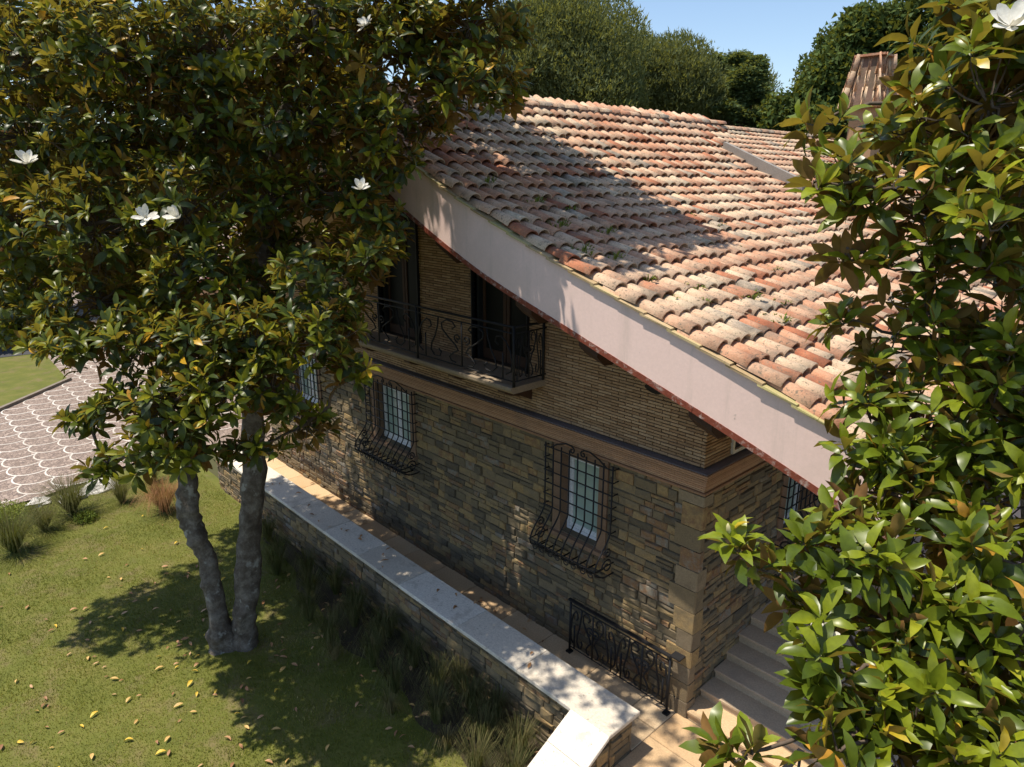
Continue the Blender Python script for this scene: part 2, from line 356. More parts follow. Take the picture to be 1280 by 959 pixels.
# planting bed strip of dark soil beside the parapet
bxs = np.linspace(-11.6, -.75, 90); rb = np.random.default_rng(5); fr = np.interp(bxs, [-11.6, -9, -6, -3.6, -.7], [-1.74, -2.1, -2.6, -2.65, -2.9]) + .07 * np.sin(bxs * 2.7) + .05 * np.sin(bxs * 5.3 + 1)
b = MB(); V = [(x, -1.72, float(lawn_height(np.array(x), np.array(-1.72))) + .025) for x in bxs] + [(x, y, float(lawn_height(np.array(x), np.array(y))) + .012) for x, y in zip(bxs, fr)]
b.add(V, [(i, 90 + i, 91 + i, i + 1) for i in range(89)])
structure(b.build("planting_bed", 'soil'))

# lawn blades: one mass of short grass
n = 230000
bx = rng.uniform(-15.5, -0.9, n); by = rng.uniform(-9.6, -1.75, n)
d = np.hypot(bx - CAM[0], by - CAM[1]); ok = keep(bx, by) & (rng.random(n) < np.clip(14 / d, .35, 1)) & ~((by > np.interp(bx, [-11.6, -9, -6, -3.6, -.7], [-1.74, -2.1, -2.6, -2.65, -2.9]) + rng.normal(0, .16, n)) & (bx > -11.6) & (rng.random(n) < .88))
bx, by = bx[ok], by[ok]; n = len(bx)
patch = np.sin(bx * 1.1 + 1.7 * np.sin(by * .9)) * np.cos(by * 1.3 + 1.2 * np.sin(bx * .8)) + .6 * np.sin(bx * 2.9 - by * 2.1)
clump = 0.5 + 0.5 * np.sin(bx * 3.1 + 2 * np.sin(by * 2.2)) * np.cos(by * 2.7 + np.sin(bx * 1.3))
h = rng.uniform(.015, .05, n) * (.7 + .5 * clump + .25 * np.clip(-patch, 0, 1)); az = rng.uniform(0, 2 * np.pi, n); lean = rng.uniform(.2, 1.1, n) * h
w_ = rng.uniform(.003, .0065, n); bz = lawn_height(bx, by) - .003
dx, dy = np.cos(az), np.sin(az)
V = np.empty((n, 3, 3)); V[:, 0] = np.stack([bx - dy * w_, by + dx * w_, bz], -1); V[:, 1] = np.stack([bx + dy * w_, by - dx * w_, bz], -1)
V[:, 2] = np.stack([bx + dx * lean, by + dy * lean, bz + h], -1)
T = np.repeat(np.clip(.38 + .22 * clump + .2 * patch + rng.normal(0, .24, n), 0, 1), 3)
stuff(tag(link("lawn_grass", np_mesh("lawn_grass", V.reshape(-1, 3), np.arange(3 * n).reshape(-1, 3), T, 'blade')), "short green grass covering the lawn under the magnolia", "grass"))

DRV = LAWN_Z + 0.008
drive = sheet("driveway", [(-15.9, -13), (-16.15, -5.4), (-17.2, -2.4), (-15.4, 0.6), (-15.4, 14), (-60, 14), (-60, -13)], DRV, 'cobble')
cdir = np.array([1, 1]) / math.sqrt(2); bdir = np.array([1, -1]) / math.sqrt(2)
def band_mesh():
    b = MB(); V = []; k = 14
    for i in range(k + 1):
        th = math.pi * i / k; e = -cdir * math.cos(th) + bdir * math.sin(th)
        for rr, zz in ((.582, 0.0), (.577, .005), (.541, .005), (.536, 0.0)): V.append((e[0] * rr, e[1] * rr, zz))
    Fc = []
    for i in range(k):
        for j in range(3): Fc.append((i * 4 + j, i * 4 + j + 1, i * 4 + j + 5, i * 4 + j + 4))
    b.add(V, Fc); return b
bm_ = [band_mesh() for _ in range(3)]; band_me = []
for i, b in enumerate(bm_):
    b.t = [np.full(len(b.v[0]), .25 + .25 * i)]; band_me.append(b.mesh("stone_band", 'marble'))
cells = []
for i in range(-30, 6):
    for j in range(-9, 10):
        c = np.array([-19.43 + .81 * i, -5.20 + .79 * j])
        if c[0] > -16.75 - .25 * max(0, c[1] + 5.4) or (c[0] < -26.2 - (c[1] + 4.6) and c[1] < -2.6) or c[0] < -40: continue
        cells.append((np.hypot(*(c - CAM[:2])), c))
cells.sort(key=lambda q: q[0])
far = MB()
for k, (dd, c) in enumerate(cells):
    if k < 290: place("stone_band", band_me[k % 3], Matrix.Translation((c[0], c[1], DRV + .003)), drive)
    else: far.add(bm_[0].v[0] + np.array([c[0], c[1], DRV + .003]), bm_[0].f)
if far.n: stuff(far.build("stone_band", 'marble', drive))
# second lawn beyond the drive, with its kerb
far_lawn = sheet("far_lawn", [(-28.3, -2.25), (-25.3, -5.2), (-21.5, -9.2), (-21.5, -13.5), (-60, -13.5), (-60, -2.4), (-34, -2.0)], LAWN_Z + .06, 'lawn')
kb = empty("kerb", (-25.5, -5.0, LAWN_Z)); tag(kb, "low stone kerb edging the lawn beyond the patterned driveway", "kerb")
kp = [(-28.35, -2.15), (-25.3, -5.15), (-21.4, -9.1)]
for a, c in zip(kp[:-1], kp[1:]):
    a, c = np.array(a), np.array(c); L = np.linalg.norm(c - a); u = (c - a) / L; nn = np.array([-u[1], u[0]]) * .07; m_ = int(L / .8)
    for k in range(m_):
        p0, p1 = a + u * (k * L / m_ + .006), a + u * ((k + 1) * L / m_ - .006); b = MB()
        b.add([(*(p0 - nn), LAWN_Z - .02), (*(p1 - nn), LAWN_Z - .02), (*(p1 + nn), LAWN_Z - .02), (*(p0 + nn), LAWN_Z - .02),
               (*(p0 - nn), LAWN_Z + .12), (*(p1 - nn), LAWN_Z + .12), (*(p1 + nn), LAWN_Z + .12), (*(p0 + nn), LAWN_Z + .12)], BOXF)
        b.build("kerb_stone", 'kerb', kb)
sheet("road", [(-34.3, -1.7), (-36, -14), (-58, -14), (-58, 0.5)], LAWN_Z + .075, 'asphalt')

# ---------------------------------------------------------------- path, steps
PZ = -0.20
b = MB(); b.add([(-13.9, -1.2, PZ - .012), (3.1, -1.2, PZ - .012), (3.1, 0.2, PZ - .012), (-13.9, 0.2, PZ - .012)], [(0, 1, 2, 3)])
b.add([(-.15, -3.4, PZ - .0125), (3.1, -3.4, PZ - .0125), (3.1, -1.2, PZ - .0125), (-.15, -1.2, PZ - .0125)], [(0, 1, 2, 3)])
path = structure(b.build("path", 'paving_joint'))
def slab(name, x0, x1, y0, y1, z0, z1, mat, parent, g=.005, bev=.008, tint=None):
    b = MB(); x0 += g; x1 -= g; y0 += g; y1 -= g; e = bev
    V = [(x0, y0, z0), (x1, y0, z0), (x1, y1, z0), (x0, y1, z0), (x0, y0, z1 - e), (x1, y0, z1 - e), (x1, y1, z1 - e), (x0, y1, z1 - e),
         (x0 + e, y0 + e, z1), (x1 - e, y0 + e, z1), (x1 - e, y1 - e, z1), (x0 + e, y1 - e, z1)]
    Fq = [(0, 3, 2, 1)] + [(k, (k + 1) % 4, 4 + (k + 1) % 4, 4 + k) for k in range(4)] + [(4 + k, 4 + (k + 1) % 4, 8 + (k + 1) % 4, 8 + k) for k in range(4)] + [(8, 9, 10, 11)]
    b.add(V, Fq, random.random() if tint is None else tint)
    return b.build(name, mat, parent)
x = -13.85
while x < -0.2:
    w = min(random.uniform(.75, 1.15), -.12 - x)
    if -.12 - (x + w) < .35: w = -.12 - x
    for y0, y1 in ((-1.12, -.56), (-.56, .0)): slab("paving_slab", x, x + w, y0, y1, PZ - .03, PZ + random.uniform(0, .003), 'paving', path)
    x += w
for x0, x1 in ((-.12, 1.0), (1.0, 2.1), (2.1, 3.05)):
    for y0, y1 in ((-3.35, -2.4), (-2.4, -1.45), (-1.45, -.72), (-.72, -.03)): slab("paving_slab", x0, x1, y0, y1, PZ - .03, PZ + random.uniform(0, .003), 'paving', path)
steps = empty("entrance_steps", (1.5, 0, PZ)); tag(steps, "flight of pale sandstone steps rising beside the corner of the stone house", "steps")
ys = [-.03, .37, .73, 1.07, 1.42, 1.77]; zs = [-.07, .08, .225, .37, .525, .68]
for k in range(6):
    y1 = ys[k + 1] + .05 if k < 5 else 5.4
    xe = 3.0
    for xa, xb in ((-0.02 if k == 0 else .015, 1.55), (1.55, xe)):
        b = MB(); nose = .025
        prof = [(ys[k] + nose, zs[k] - .2), (ys[k] + nose, zs[k] - .045), (ys[k], zs[k] - .04), (ys[k], zs[k] - .008), (ys[k] + .01, zs[k]), (y1, zs[k]), (y1, zs[k] - .2)]
        m_ = len(prof); V = [(xa + .002, y, z) for y, z in prof] + [(xb - .002, y, z) for y, z in prof]
        Fq = [(i, (i + 1) % m_, m_ + (i + 1) % m_, m_ + i) for i in range(m_)] + [tuple(range(m_ - 1, -1, -1)), tuple(range(m_, 2 * m_))]
        b.add(V, Fq, random.uniform(.2, .8)); b.build("step", 'paving' if k < 1 else 'step_shaded', steps)  # all but the lowest step take the shade-toned stone

# ---------------------------------------------------------------- house
house = empty("house", (-6.9, 0, PZ))
tag(house, "stone and thin-brick villa with a flared clay tile roof and iron balcony", "house")
XL = -13.8
RX, EX, OH = -7.0, 2.7, 1.10
cx_ = np.array([-7.0, -6, -5.2, -4.53, -3.31, -1.72, -.41, .69, 1.63, 2.7]); cz_ = np.array([8.93, 8.33, 7.87, 7.53, 7.0, 6.42, 6.0, 5.6, 5.25, 4.86])
PT = np.polyfit(cx_, cz_, 4)
def g(x):  # roof deck height, mirrored about the ridge
    x = np.asarray(x, float); x = np.where(x < RX, 2 * RX - x, x); return np.polyval(PT, x)
def bt(x):
    x = np.asarray(x, float); x = np.where(x < RX, 2 * RX - x, x); return np.polyval(PT, x) - np.interp(x, [-7, -3.3, -1.7, 1.65, 2.7], [.85, .83, .76, .69, .66])

# -- openings on the ground floor: (x0, x1, z0, z1)
WIN = [(-2.60, -1.80, 1.86, 3.26), (-8.14, -6.86, 1.98, 3.28), (-12.1, -10.82, 1.98, 3.28)]
def wall_boxes(b, a0, a1, z0, z1, holes, mk):
    """rectangle a0..a1 x z0..z1 with holes, cut into boxes"""
    xs = sorted({a0, a1, *[h[0] for h in holes], *[h[1] for h in holes]})
    for p, q in zip(xs[:-1], xs[1:]):
        hs = sorted([h for h in holes if h[0] <= p and h[1] >= q], key=lambda h: h[2]); z = z0
        for hh in hs:
            if hh[2] > z: mk(b, p, q, z, hh[2])
            z = hh[3]
        if z < z1: mk(b, p, q, z, z1)
b = MB()
wall_boxes(b, XL, -.012, PZ - .5, 3.41, WIN, lambda B, p, q, r, s: B.box((p, .012, r), (q, .4, s)))
SWIN = [(2.55, 3.45, 1.86, 3.1)]
wall_boxes(b, .412, 9.0, PZ - .5, 3.41, SWIN, lambda B, p, q, r, s: B.box((-.4, p, r), (-.012, q, s)))
stone_wall = b.build("stone_wall", 'mortar', house)
STN = []
for k in range(14):
    V_, F_ = bevel_box_mesh("stone", 'stone', 0, .09, .035, k); STN.append((V_, F_, (k + .5) / 14))
stone_me = []
for k, (V_, F_, t_) in enumerate(STN):
    b = MB(); b.add(V_, F_, t_); stone_me.append(b.mesh("stone", 'stone'))
stones = []  # (centre, size, face) face 'y' = gable wall, 'x' = side wall
def lay_stones(a0, a1, z0, z1, holes, face, off=0.0):
    z = z0
    while z < z1 - .03:
        hgt = min(random.choice((.085, .1, .115, .13, .15, .18)), z1 - z)
        if z1 - (z + hgt) < .06: hgt = z1 - z
        a = a0 - random.uniform(0, .1)
        while a < a1:
            w = random.uniform(.14, .46); lo, hi = max(a, a0), min(a + w, a1); a += w
            if hi - lo < .05: continue
            segs = [(lo, hi)]
            for hx0, hx1, hz0, hz1 in holes:
                if z + hgt > hz0 + .02 and z < hz1 - .02:
                    ns = []
                    for l, r in segs:
                        if r <= hx0 or l >= hx1: ns.append((l, r))
                        else:
                            if hx0 - l > .04: ns.append((l, hx0))
                            if r - hx1 > .04: ns.append((hx1, r))
                    segs = ns
            for l, r in segs:
                if hgt > .14 and r - l > .22 and random.random() < .35:
                    s = random.uniform(.4, .6) * hgt
                    stones.append((face, (l + r) / 2, z + s / 2, r - l, s, off)); stones.append((face, (l + r) / 2, z + (s + hgt) / 2, r - l, hgt - s, off))
                else: stones.append((face, (l + r) / 2, z + hgt / 2, r - l, hgt, off))
        z += hgt
pad = lambda h: (h[0] - .2, h[1] + .2, h[2] - .12, h[3] + .16)
lay_stones(XL, -.005, PZ - .1, 3.41, [pad(h) for h in WIN], 'y')
lay_stones(.03, 8.9, PZ - .1, 3.41, [pad(h) for h in SWIN], 'x')
def stone_matrix(s):
    face, a, z, w, hh, off = s; dpt = random.uniform(.034, .066)
    base = Matrix.Diagonal((w - .013, dpt, hh - .013, 1))
    if face == 'y': return Matrix.Translation((a, off + .02 - dpt / 2 + .012, z)) @ base
    return Matrix.Translation((off - .02 + dpt / 2 - .012, a, z)) @ Matrix.Rotation(math.pi / 2, 4, 'Z') @ base
def put_stones(lst, parent, me_list, cap=300, name="stone"):
    lst = sorted(lst, key=lambda s: np.linalg.norm((np.array((s[1], s[5], s[2])) if s[0] == 'y' else np.array((s[5], s[1], s[2]))) - CAM) / math.sqrt(s[3] * s[4]))
    rest = MB()
    for k, s in enumerate(lst):
        m4 = stone_matrix(s); v = random.randrange(14)
        if k < cap: place(name, me_list[v], m4, parent)
        else:
            A = np.array(m4); rest.add(STN[v][0] @ A[:3, :3].T + A[:3, 3], STN[v][1], STN[v][2])
    if rest.n: stuff(rest.build(name, 'stone', parent))
put_stones(stones, stone_wall, stone_me)
# corner quoins
z = PZ - .08; k = 0
while z < 3.40:
    hgt = min(random.uniform(.26, .36), 3.40 - z)
    if 3.40 - (z + hgt) < .12: hgt = 3.40 - z
    b = MB(); e = .014; rj = random.uniform(.004, .012); z0_, z1_ = z + .006, z + hgt - .006; wx = -random.uniform(.2, .42); wy = random.uniform(.05, .2)
    P_ = [(wx, -.044 - rj), (.044 + rj - e, -.044 - rj), (.044 + rj, -.044 - rj + e), (.044 + rj, wy), (wx, wy)]
    b.add([(x + random.uniform(-.006, .006), y + random.uniform(-.005, .005), z0_) for x, y in P_] + [(x + random.uniform(-.006, .006), y + random.uniform(-.005, .005), z1_) for x, y in P_], [(4, 3, 2, 1, 0), (5, 6, 7, 8, 9)] + [(q, (q + 1) % 5, 5 + (q + 1) % 5, 5 + q) for q in range(5)], random.random()); b.build("quoin", random.choice(('quoin', 'stone')), stone_wall)
    z += hgt; k += 1

# -- brick upper storey
DOORS = [(-4.84, -3.47, 4.40, 6.62), (-7.85, -6.48, 4.40, 6.95)]
b = MB()
xs = np.unique(np.concatenate([np.linspace(XL + .05, -.07, 46), [d[0] for d in DOORS], [d[1] for d in DOORS]]))
for p, q in zip(xs[:-1], xs[1:]):
    top = min(float(bt(p)), float(bt(q))) + .25; z0 = 3.70
    for dd in DOORS:
        if dd[0] - 1e-6 <= p and dd[1] + 1e-6 >= q:
            b.box((p, .075, z0), (q, .42, dd[2])); z0 = dd[3]
    if top > z0: b.box((p, .075, z0), (q, .42, top))
b.box((-.4, .43, 3.70), (-.075, 9.0, float(bt(0)) + .25))
brick_wall = b.build("brick_wall", 'brick_joint', house)
bricks = MB(); CP = .0468; n_c = int((8.2 - 3.76) / CP)
for c in range(n_c):
    z0 = 3.765 + c * CP; z1 = z0 + .034; a = XL + .06 - (c % 2) * .13
    while a < -.06:
        lo, hi = max(a, XL + .06), min(a + .25, -.06); a += .262
        if z1 > float(bt((lo + hi) / 2)) + .1 or hi - lo < .02: continue
        hit = [d for d in DOORS if z0 > d[2] - .02 and z1 < d[3] + .02 and hi > d[0] and lo < d[1]]
        if hit:
            d = hit[0]
            if lo < d[0] - .02: hi = d[0]
            elif hi > d[1] + .02: lo = d[1]
            else: continue
        j = random.uniform(-.006, .006)
        bricks.box((lo, .058 + j, z0), (hi, .09, z1), random.uniform(.1, .9))
    if z0 < float(bt(0)) + .1:
        a = .068 - (c % 2) * .13
        while a < 8.9:
            lo, hi = max(a, .058), a + .255; a += .262
            if z0 < 4.12 and z0 > 3.74 and lo > .72 and hi < 1.4: continue
            bricks.box((-.09, lo, z0), (-.058 + random.uniform(-.003, .003), hi, z1), random.random())
stuff(bricks.build("brick", 'brick', brick_wall))
# -- terracotta cornice band between the storeys
cornice = empty("cornice", (-6.9, 0, 3.41)); cornice.parent = house; cornice.matrix_basis = PINV(house) @ Matrix.Translation((-6.9, 0, 3.41))
def lcourse(name, z0, z1, pr, mat, parent, back=.09):
    b = MB(); o = pr; e = min(.012, (z1 - z0) * .3)
    ring = lambda q, zz: [(XL, -q, zz), (q, -q, zz), (q, 9.0, zz), (-back, 9.0, zz), (-back, back, zz), (XL, back, zz)]
    V = ring(o - e, z0) + ring(o, z0 + e) + ring(o, z1 - e) + ring(o - e, z1)
    Fq = [(5, 4, 3, 2, 1, 0), tuple(18 + i for i in range(6))]
    for r_ in range(3):
        for i in range(6): Fq.append((r_ * 6 + i, r_ * 6 + (i + 1) % 6, r_ * 6 + 6 + (i + 1) % 6, r_ * 6 + 6 + i))
    b.add(V, Fq, random.random()); return b.build(name, mat, parent)
zc = 3.402
for hgt, pr in ((.042, .05), (.03, .018), (.04, .03), (.036, .045), (.036, .055), (.036, .065), (.036, .075), (.036, .085), (.034, .095)):
    lcourse("cornice_course", zc, zc + hgt - .006, pr, 'terracotta', cornice); zc += hgt
lcourse("cornice_ledge", zc - .004, zc + .012, .07, 'ledge_dark', cornice)

# -- windows with bellied iron grilles
def window(x0, x1, z0, z1, axis='y', pos=0.0, nm="window"):
    """recessed white casement; local frame: u along wall, d = depth into the wall"""
    def P(u, d, z): return (u, pos + d, z) if axis == 'y' else (pos - d, u, z)
    root = empty(nm, P((x0 + x1) / 2, .15, z0)); root.parent = house; root.matrix_basis = PINV(house) @ Matrix.Translation(P((x0 + x1) / 2, .15, z0))
    def bx(name, u0, u1, d0, d1, za, zb, mat, t=.5):
        b = MB(); A, B_ = P(u0, d0, za), P(u1, d1, zb); b.box([min(p, q) for p, q in zip(A, B_)], [max(p, q) for p, q in zip(A, B_)], t); return b.build(name, mat, root)
    for s in (0, 1):
        if s == 0: bx("jamb", x0 - .17, x0 + .004, -.022, .22, z0 - .02, z1, 'jamb')
        else: bx("jamb", x1 - .004, x1 + .17, -.022, .22, z0 - .02, z1, 'jamb')
    bx("lintel", x0 - .17, x1 + .17, -.026, .22, z1 - .004, z1 + .13, 'jamb')
    bx("sill", x0 - .2, x1 + .2, -.09, .2, z0 - .085, z0 - .016, 'jamb')
    bx("reveal", x0 + .001, x1 - .001, .34, .36, z0 - .02, z1, 'dark_cloth')
    fw_ = .055
    bx("frame", x0 + .006, x0 + fw_, .15, .23, z0 - .015, z1 - .006, 'white_paint'); bx("frame", x1 - fw_, x1 - .006, .15, .23, z0 - .015, z1 - .006, 'white_paint')
    bx("frame", x0 + fw_ + .001, x1 - fw_ - .001, .152, .23, z0 - .02, z0 + .05, 'white_paint'); bx("frame", x0 + fw_ + .001, x1 - fw_ - .001, .152, .23, z1 - .06, z1 - .006, 'white_paint')
    nl = 2 if x1 - x0 > 1.0 else 1; iw = (x1 - x0 - 2 * fw_) / nl
    for k in range(nl):
        a0 = x0 + fw_ + k * iw; a1 = a0 + iw
        for u0, u1, za, zb in ((a0 + .002, a0 + .06, z0 + .052, z1 - .062), (a1 - .06, a1 - .002, z0 + .052, z1 - .062), (a0 + .061, a1 - .061, z0 + .052, z0 + .13), (a0 + .061, a1 - .061, z1 - .13, z1 - .062)):
            bx("sash", u0, u1, .165, .21, za, zb, 'white_paint')
        bx("pane", a0 + .055, a1 - .055, .185, .192, z0 + .12, z1 - .12, 'pane')
    return root
def spiral(c, r, turns, a0, sgn=1, n=18):
    """flat spiral in (u, z), from the outside in"""
    out = []
    for i in range(n + 1):
        t = i / n; th = a0 + sgn * turns * 2 * math.pi * t; rr = r * (1 - .78 * t)
        out.append((c[0] + rr * math.cos(th), c[1] + rr * math.sin(th)))
    return out
def grille(x0, x1, z0, z1, axis='y', pos=0.0, belly=.34, nb=None):
    def P(u, d, z): return (u, pos - d, z) if axis == 'y' else (pos + d, u, z)
    root = empty("window_grille", P((x0 + x1) / 2, .1, z0)); root.parent = house; root.matrix_basis = PINV(house) @ Matrix.Translation(P((x0 + x1) / 2, .1, z0))
    D0 = .12; zk = z0 + .40 * (z1 - z0)
    def prof(z):  # distance of the bars from the wall at height z
        if z > zk: return D0
        t = (zk - z) / (zk - z0)
        return D0 + belly * math.sin(min(1, t * 1.28) * math.pi / 2) ** 1.6 * (1 if t < .78 else max(.25, 1 - ((t - .78) / .22) ** 2 * .75))
    nb = nb or max(7, int((x1 - x0) / .165)); R_ = .0135
    for i in range(nb + 1):
        u = x0 + (x1 - x0) * i / nb; b = MB()
        zz = [z1] + list(np.linspace(zk, z0, 13)); b.tube([P(u, prof(z), z) for z in zz] + [P(u, .02, z0 + .0)], R_, 5); b.build("bar", 'iron', root, True)
    for k, z in enumerate(list(np.linspace(z1 - .06, zk, 6)) + [z0 + .28 * (zk - z0), z0 + .02]):
        d = prof(z); b = MB()
        b.tube([P(x0 - .02, -.0, z), P(x0 - .02, d + .012, z), P(x1 + .02, d + .012, z), P(x1 + .02, -.0, z)], R_ * .9, 5); b.build("cross_bar", 'iron', root)
    # scrollwork along the belly and the crest on top
    for i in range(nb):
        u = x0 + (x1 - x0) * (i + .5) / nb; b = MB(); zc_ = z0 + .1; d = prof(zc_) + .02
        b.tube([P(p, d, q) for p, q in spiral((u, zc_), .07, 1.2, math.pi / 2, 1 if i % 2 else -1, 12)], R_ * .8, 4); b.build("scroll", 'iron', root)
    for s in (0, 1):
        u = x0 - .022 if s == 0 else x1 + .022; b = MB()
        for cz, rr in ((z0 + .2, .13), (z0 + .42, .09)):
            b.tube([P(u, .19 + p, q) for p, q in spiral((0, cz), rr, 1.4, 0, 1, 16)], R_, 4)
        b.build("side_scroll", 'iron', root)
    um = (x0 + x1) / 2; hw = (x1 - x0) * .42; b = MB()
    for s in (-1, 1):
        pts = [(um + s * hw, z1 - .06), (um + s * hw * .75, z1 + .03), (um + s * hw * .42, z1 + .1), (um + s * hw * .2, z1 + .09)] + [(um + s * (p - um), q) for p, q in spiral((um + hw * .2, z1 + .02), .06, 1.1, math.pi / 2, 1, 10)]
        b.tube([P(p, D0 + .012, q) for p, q in pts], R_, 5)
    b.build("crest", 'iron', root)
    return root
window(*WIN[0]); window(*WIN[1]); window(*WIN[2]); window(*SWIN[0], axis='x', pos=0)
grille(-2.86, -1.46, 1.56, 3.40); grille(-8.4, -6.62, 1.62, 3.40); grille(-12.36, -10.58, 1.62, 3.40); grille(2.4, 3.6, 1.56, 3.25, 'x', 0)
# small vent window in the side brickwork
v = empty("vent_window", (-.05, 1.06, 3.75)); v.parent = house; v.matrix_basis = PINV(house) @ Matrix.Translation((-.05, 1.06, 3.75))
for lo, hi in (((-.1, .74, 3.78), (-.03, .79, 4.10)), ((-.1, 1.33, 3.78), (-.03, 1.38, 4.10)), ((-.1, .791, 3.78), (-.032, 1.329, 3.83)), ((-.1, .791, 4.05), (-.032, 1.329, 4.10))):
    b = MB(); b.box(lo, hi); b.build("frame", 'travertine', v)
b = MB(); b.box((-.085, .79, 3.83), (-.065, 1.33, 4.05)); b.build("pane", 'dark_pane', v)

# -- balcony doors
for d in DOORS:
    x0, x1, z0, z1 = d; r = empty("balcony_door", ((x0 + x1) / 2, .2, z0)); r.parent = house; r.matrix_basis = PINV(house) @ Matrix.Translation(((x0 + x1) / 2, .2, z0))
    def bx(name, lo, hi, mat):
        b = MB(); b.box(lo, hi); return b.build(name, mat, r)
    bx("recess", (x0 - .02, .40, z0), (x1 + .02, .43, z1 + .05), 'dark_cloth')
    for u in (x0 + .001, x1 - .061): bx("frame", (u, .12, z0), (u + .06, .3, z1), 'dark_cloth')
    xm = (x0 + x1) / 2
    for u0, u1 in ((x0 + .07, xm - .01), (xm + .01, x1 - .07)):
        for a, c in ((u0, u0 + .07), (u1 - .07, u1)): bx("stile", (a, .2, z0 + .02), (c, .25, z1), 'dark_wood')
        bx("rail", (u0 + .071, .2, z0 + .02), (u1 - .071, .25, z0 + .2), 'dark_wood')
        bx("pane", (u0 + .06, .22, z0 + .19), (u1 - .06, .23, z1), 'dark_pane')
    for u in (x0 - .025, x1): bx("shutter_edge", (u, .0, z0), (u + .025, .12, min(z1, float(bt(u)) + .2)), 'iron')

# -- balcony with wrought iron railing
BX0, BX1, BY, BZ = -8.12, -3.06, -.68, 4.385
b = MB()
prof = [(.05, BZ - .11), (BY + .02, BZ - .11), (BY - .03, BZ - .06), (BY - .03, BZ - .01), (BY - .02, BZ), (.05, BZ)]
V = [(BX0, y, z) for y, z in prof] + [(BX1, y, z) for y, z in prof]; m_ = len(prof)
b.add(V, [(i, (i + 1) % m_, m_ + (i + 1) % m_, m_ + i) for i in range(m_)] + [tuple(range(m_ - 1, -1, -1)), tuple(range(m_, 2 * m_))], .4)
balcony = b.build("balcony", 'balcony_slab', house)
for u in (-3.45, -4.75, -6.1, -7.6):
    b = MB(); V = []
    for xx in (u - .09, u + .09): V += [(xx, .05, BZ - .112), (xx, BY + .12, BZ - .112), (xx, BY + .12, BZ - .19), (xx, BY + .25, BZ - .25), (xx, -.2, BZ - .3), (xx, .05, BZ - .42)]
    b.add(V, [(0, 1, 2, 3, 4, 5), (11, 10, 9, 8, 7, 6)] + [(i, i + 6, (i + 1) % 6 + 6, (i + 1) % 6) for i in range(6)]); b.build("bracket", 'dark_wood', balcony)
RT = 5.34
def iron(pts, r=.013, name="rail", parent=None, sides=5):
    b = MB(); b.tube(pts, r, sides); return b.build(name, 'iron', parent, sides > 4)
def panel_motif(u0, u1, z0, z1, P, parent, k=1.0):
    """scrolled wrought iron infill between two posts: mirrored S-scrolls about a centre bar"""
    um = (u0 + u1) / 2; hw = (u1 - u0) / 2; H = z1 - z0; r = .0145 * k
    iron([P(um, z0), P(um, z1)], r * 1.1, "centre_bar", parent)
    for s in (-1, 1):
        f = lambda a, c: P(um + s * a, z0 + c * H)
        S1 = [(.10, .05), (.17, .0 + .07), (.2, .16), (.13, .27), (.06, .34), (.1, .45), (.22, .6), (.31, .75), (.32, .88), (.24, .97), (.14, .95), (.1, .86), (.15, .8)]
        iron([f(a * hw * 1.35, c) for a, c in S1], r, "scroll", parent)
        S2 = [(.86, .12), (.95, .2), (.97, .4), (.93, .62), (.86, .8), (.76, .9), (.68, .86), (.66, .76), (.72, .7)]
        iron([f(a * hw, c) for a, c in S2], r, "scroll", parent)
        S3 = [(.5, .98), (.52, .8), (.58, .55), (.66, .36), (.68, .2), (.6, .08), (.48, .1), (.45, .2), (.5, .26)]
        iron([f(a * hw, c) for a, c in S3], r, "scroll", parent)
        iron([f(p, q) for p, q in spiral((.09 * hw, .62), .1, 1.2, -math.pi / 2, 1, 14)], r, "scroll", parent)
        iron([f(.8 * hw, .0), f(.8 * hw, .55)], r, "bar", parent)
iron([(BX0, BY + .03, RT), (BX1 + .0, BY + .03, RT)], .022, "top_rail", balcony); iron([(BX1, BY + .03, RT), (BX1, .06, RT)], .022, "top_rail", balcony)
for zz in (RT - .1, BZ + .09):
    iron([(BX0, BY + .03, zz), (BX1, BY + .03, zz)], .013, "rail", balcony); iron([(BX1, BY + .03, zz), (BX1, .06, zz)], .013, "rail", balcony)
for u in (BX0, -5.6, BX1): iron([(u, BY + .03, BZ), (u, BY + .03, RT + .02)], .024, "post", balcony)
iron([(BX1, .0, BZ), (BX1, .0, RT + .02)], .024, "post", balcony)
for u0, u1 in ((BX0, -5.6), (-5.6, BX1)): panel_motif(u0, u1, BZ + .09, RT - .1, lambda u, z: (u, BY + .03, z), balcony)
panel_motif(BY + .03, 0, BZ + .09, RT - .1, lambda u, z: (BX1, u, z), balcony, .8)

# -- roof slab with plastered verge
b = MB(); prof = []
xs = np.linspace(RX * 2 - EX, EX, 81)
Y0, Y1 = -OH, 11.15
top = [(x, float(g(x))) for x in xs]; bot = [(x, float(bt(x))) for x in xs]
n_ = len(xs)
for y in (Y0, Y1): prof += [(x, y, z) for x, z in top] + [(x, y, z) for x, z in bot]
Fq = []
for i in range(n_ - 1):
    Fq += [(i, n_ + i, n_ + i + 1, i + 1), (2 * n_ + i, 2 * n_ + i + 1, 3 * n_ + i + 1, 3 * n_ + i), (i, i + 1, 2 * n_ + i + 1, 2 * n_ + i), (n_ + i, 3 * n_ + i, 3 * n_ + i + 1, n_ + i + 1)]
Fq += [(0, 2 * n_, 3 * n_, n_), (n_ - 1, 2 * n_ - 1, 4 * n_ - 1, 3 * n_ - 1)]
b.add(prof, Fq)
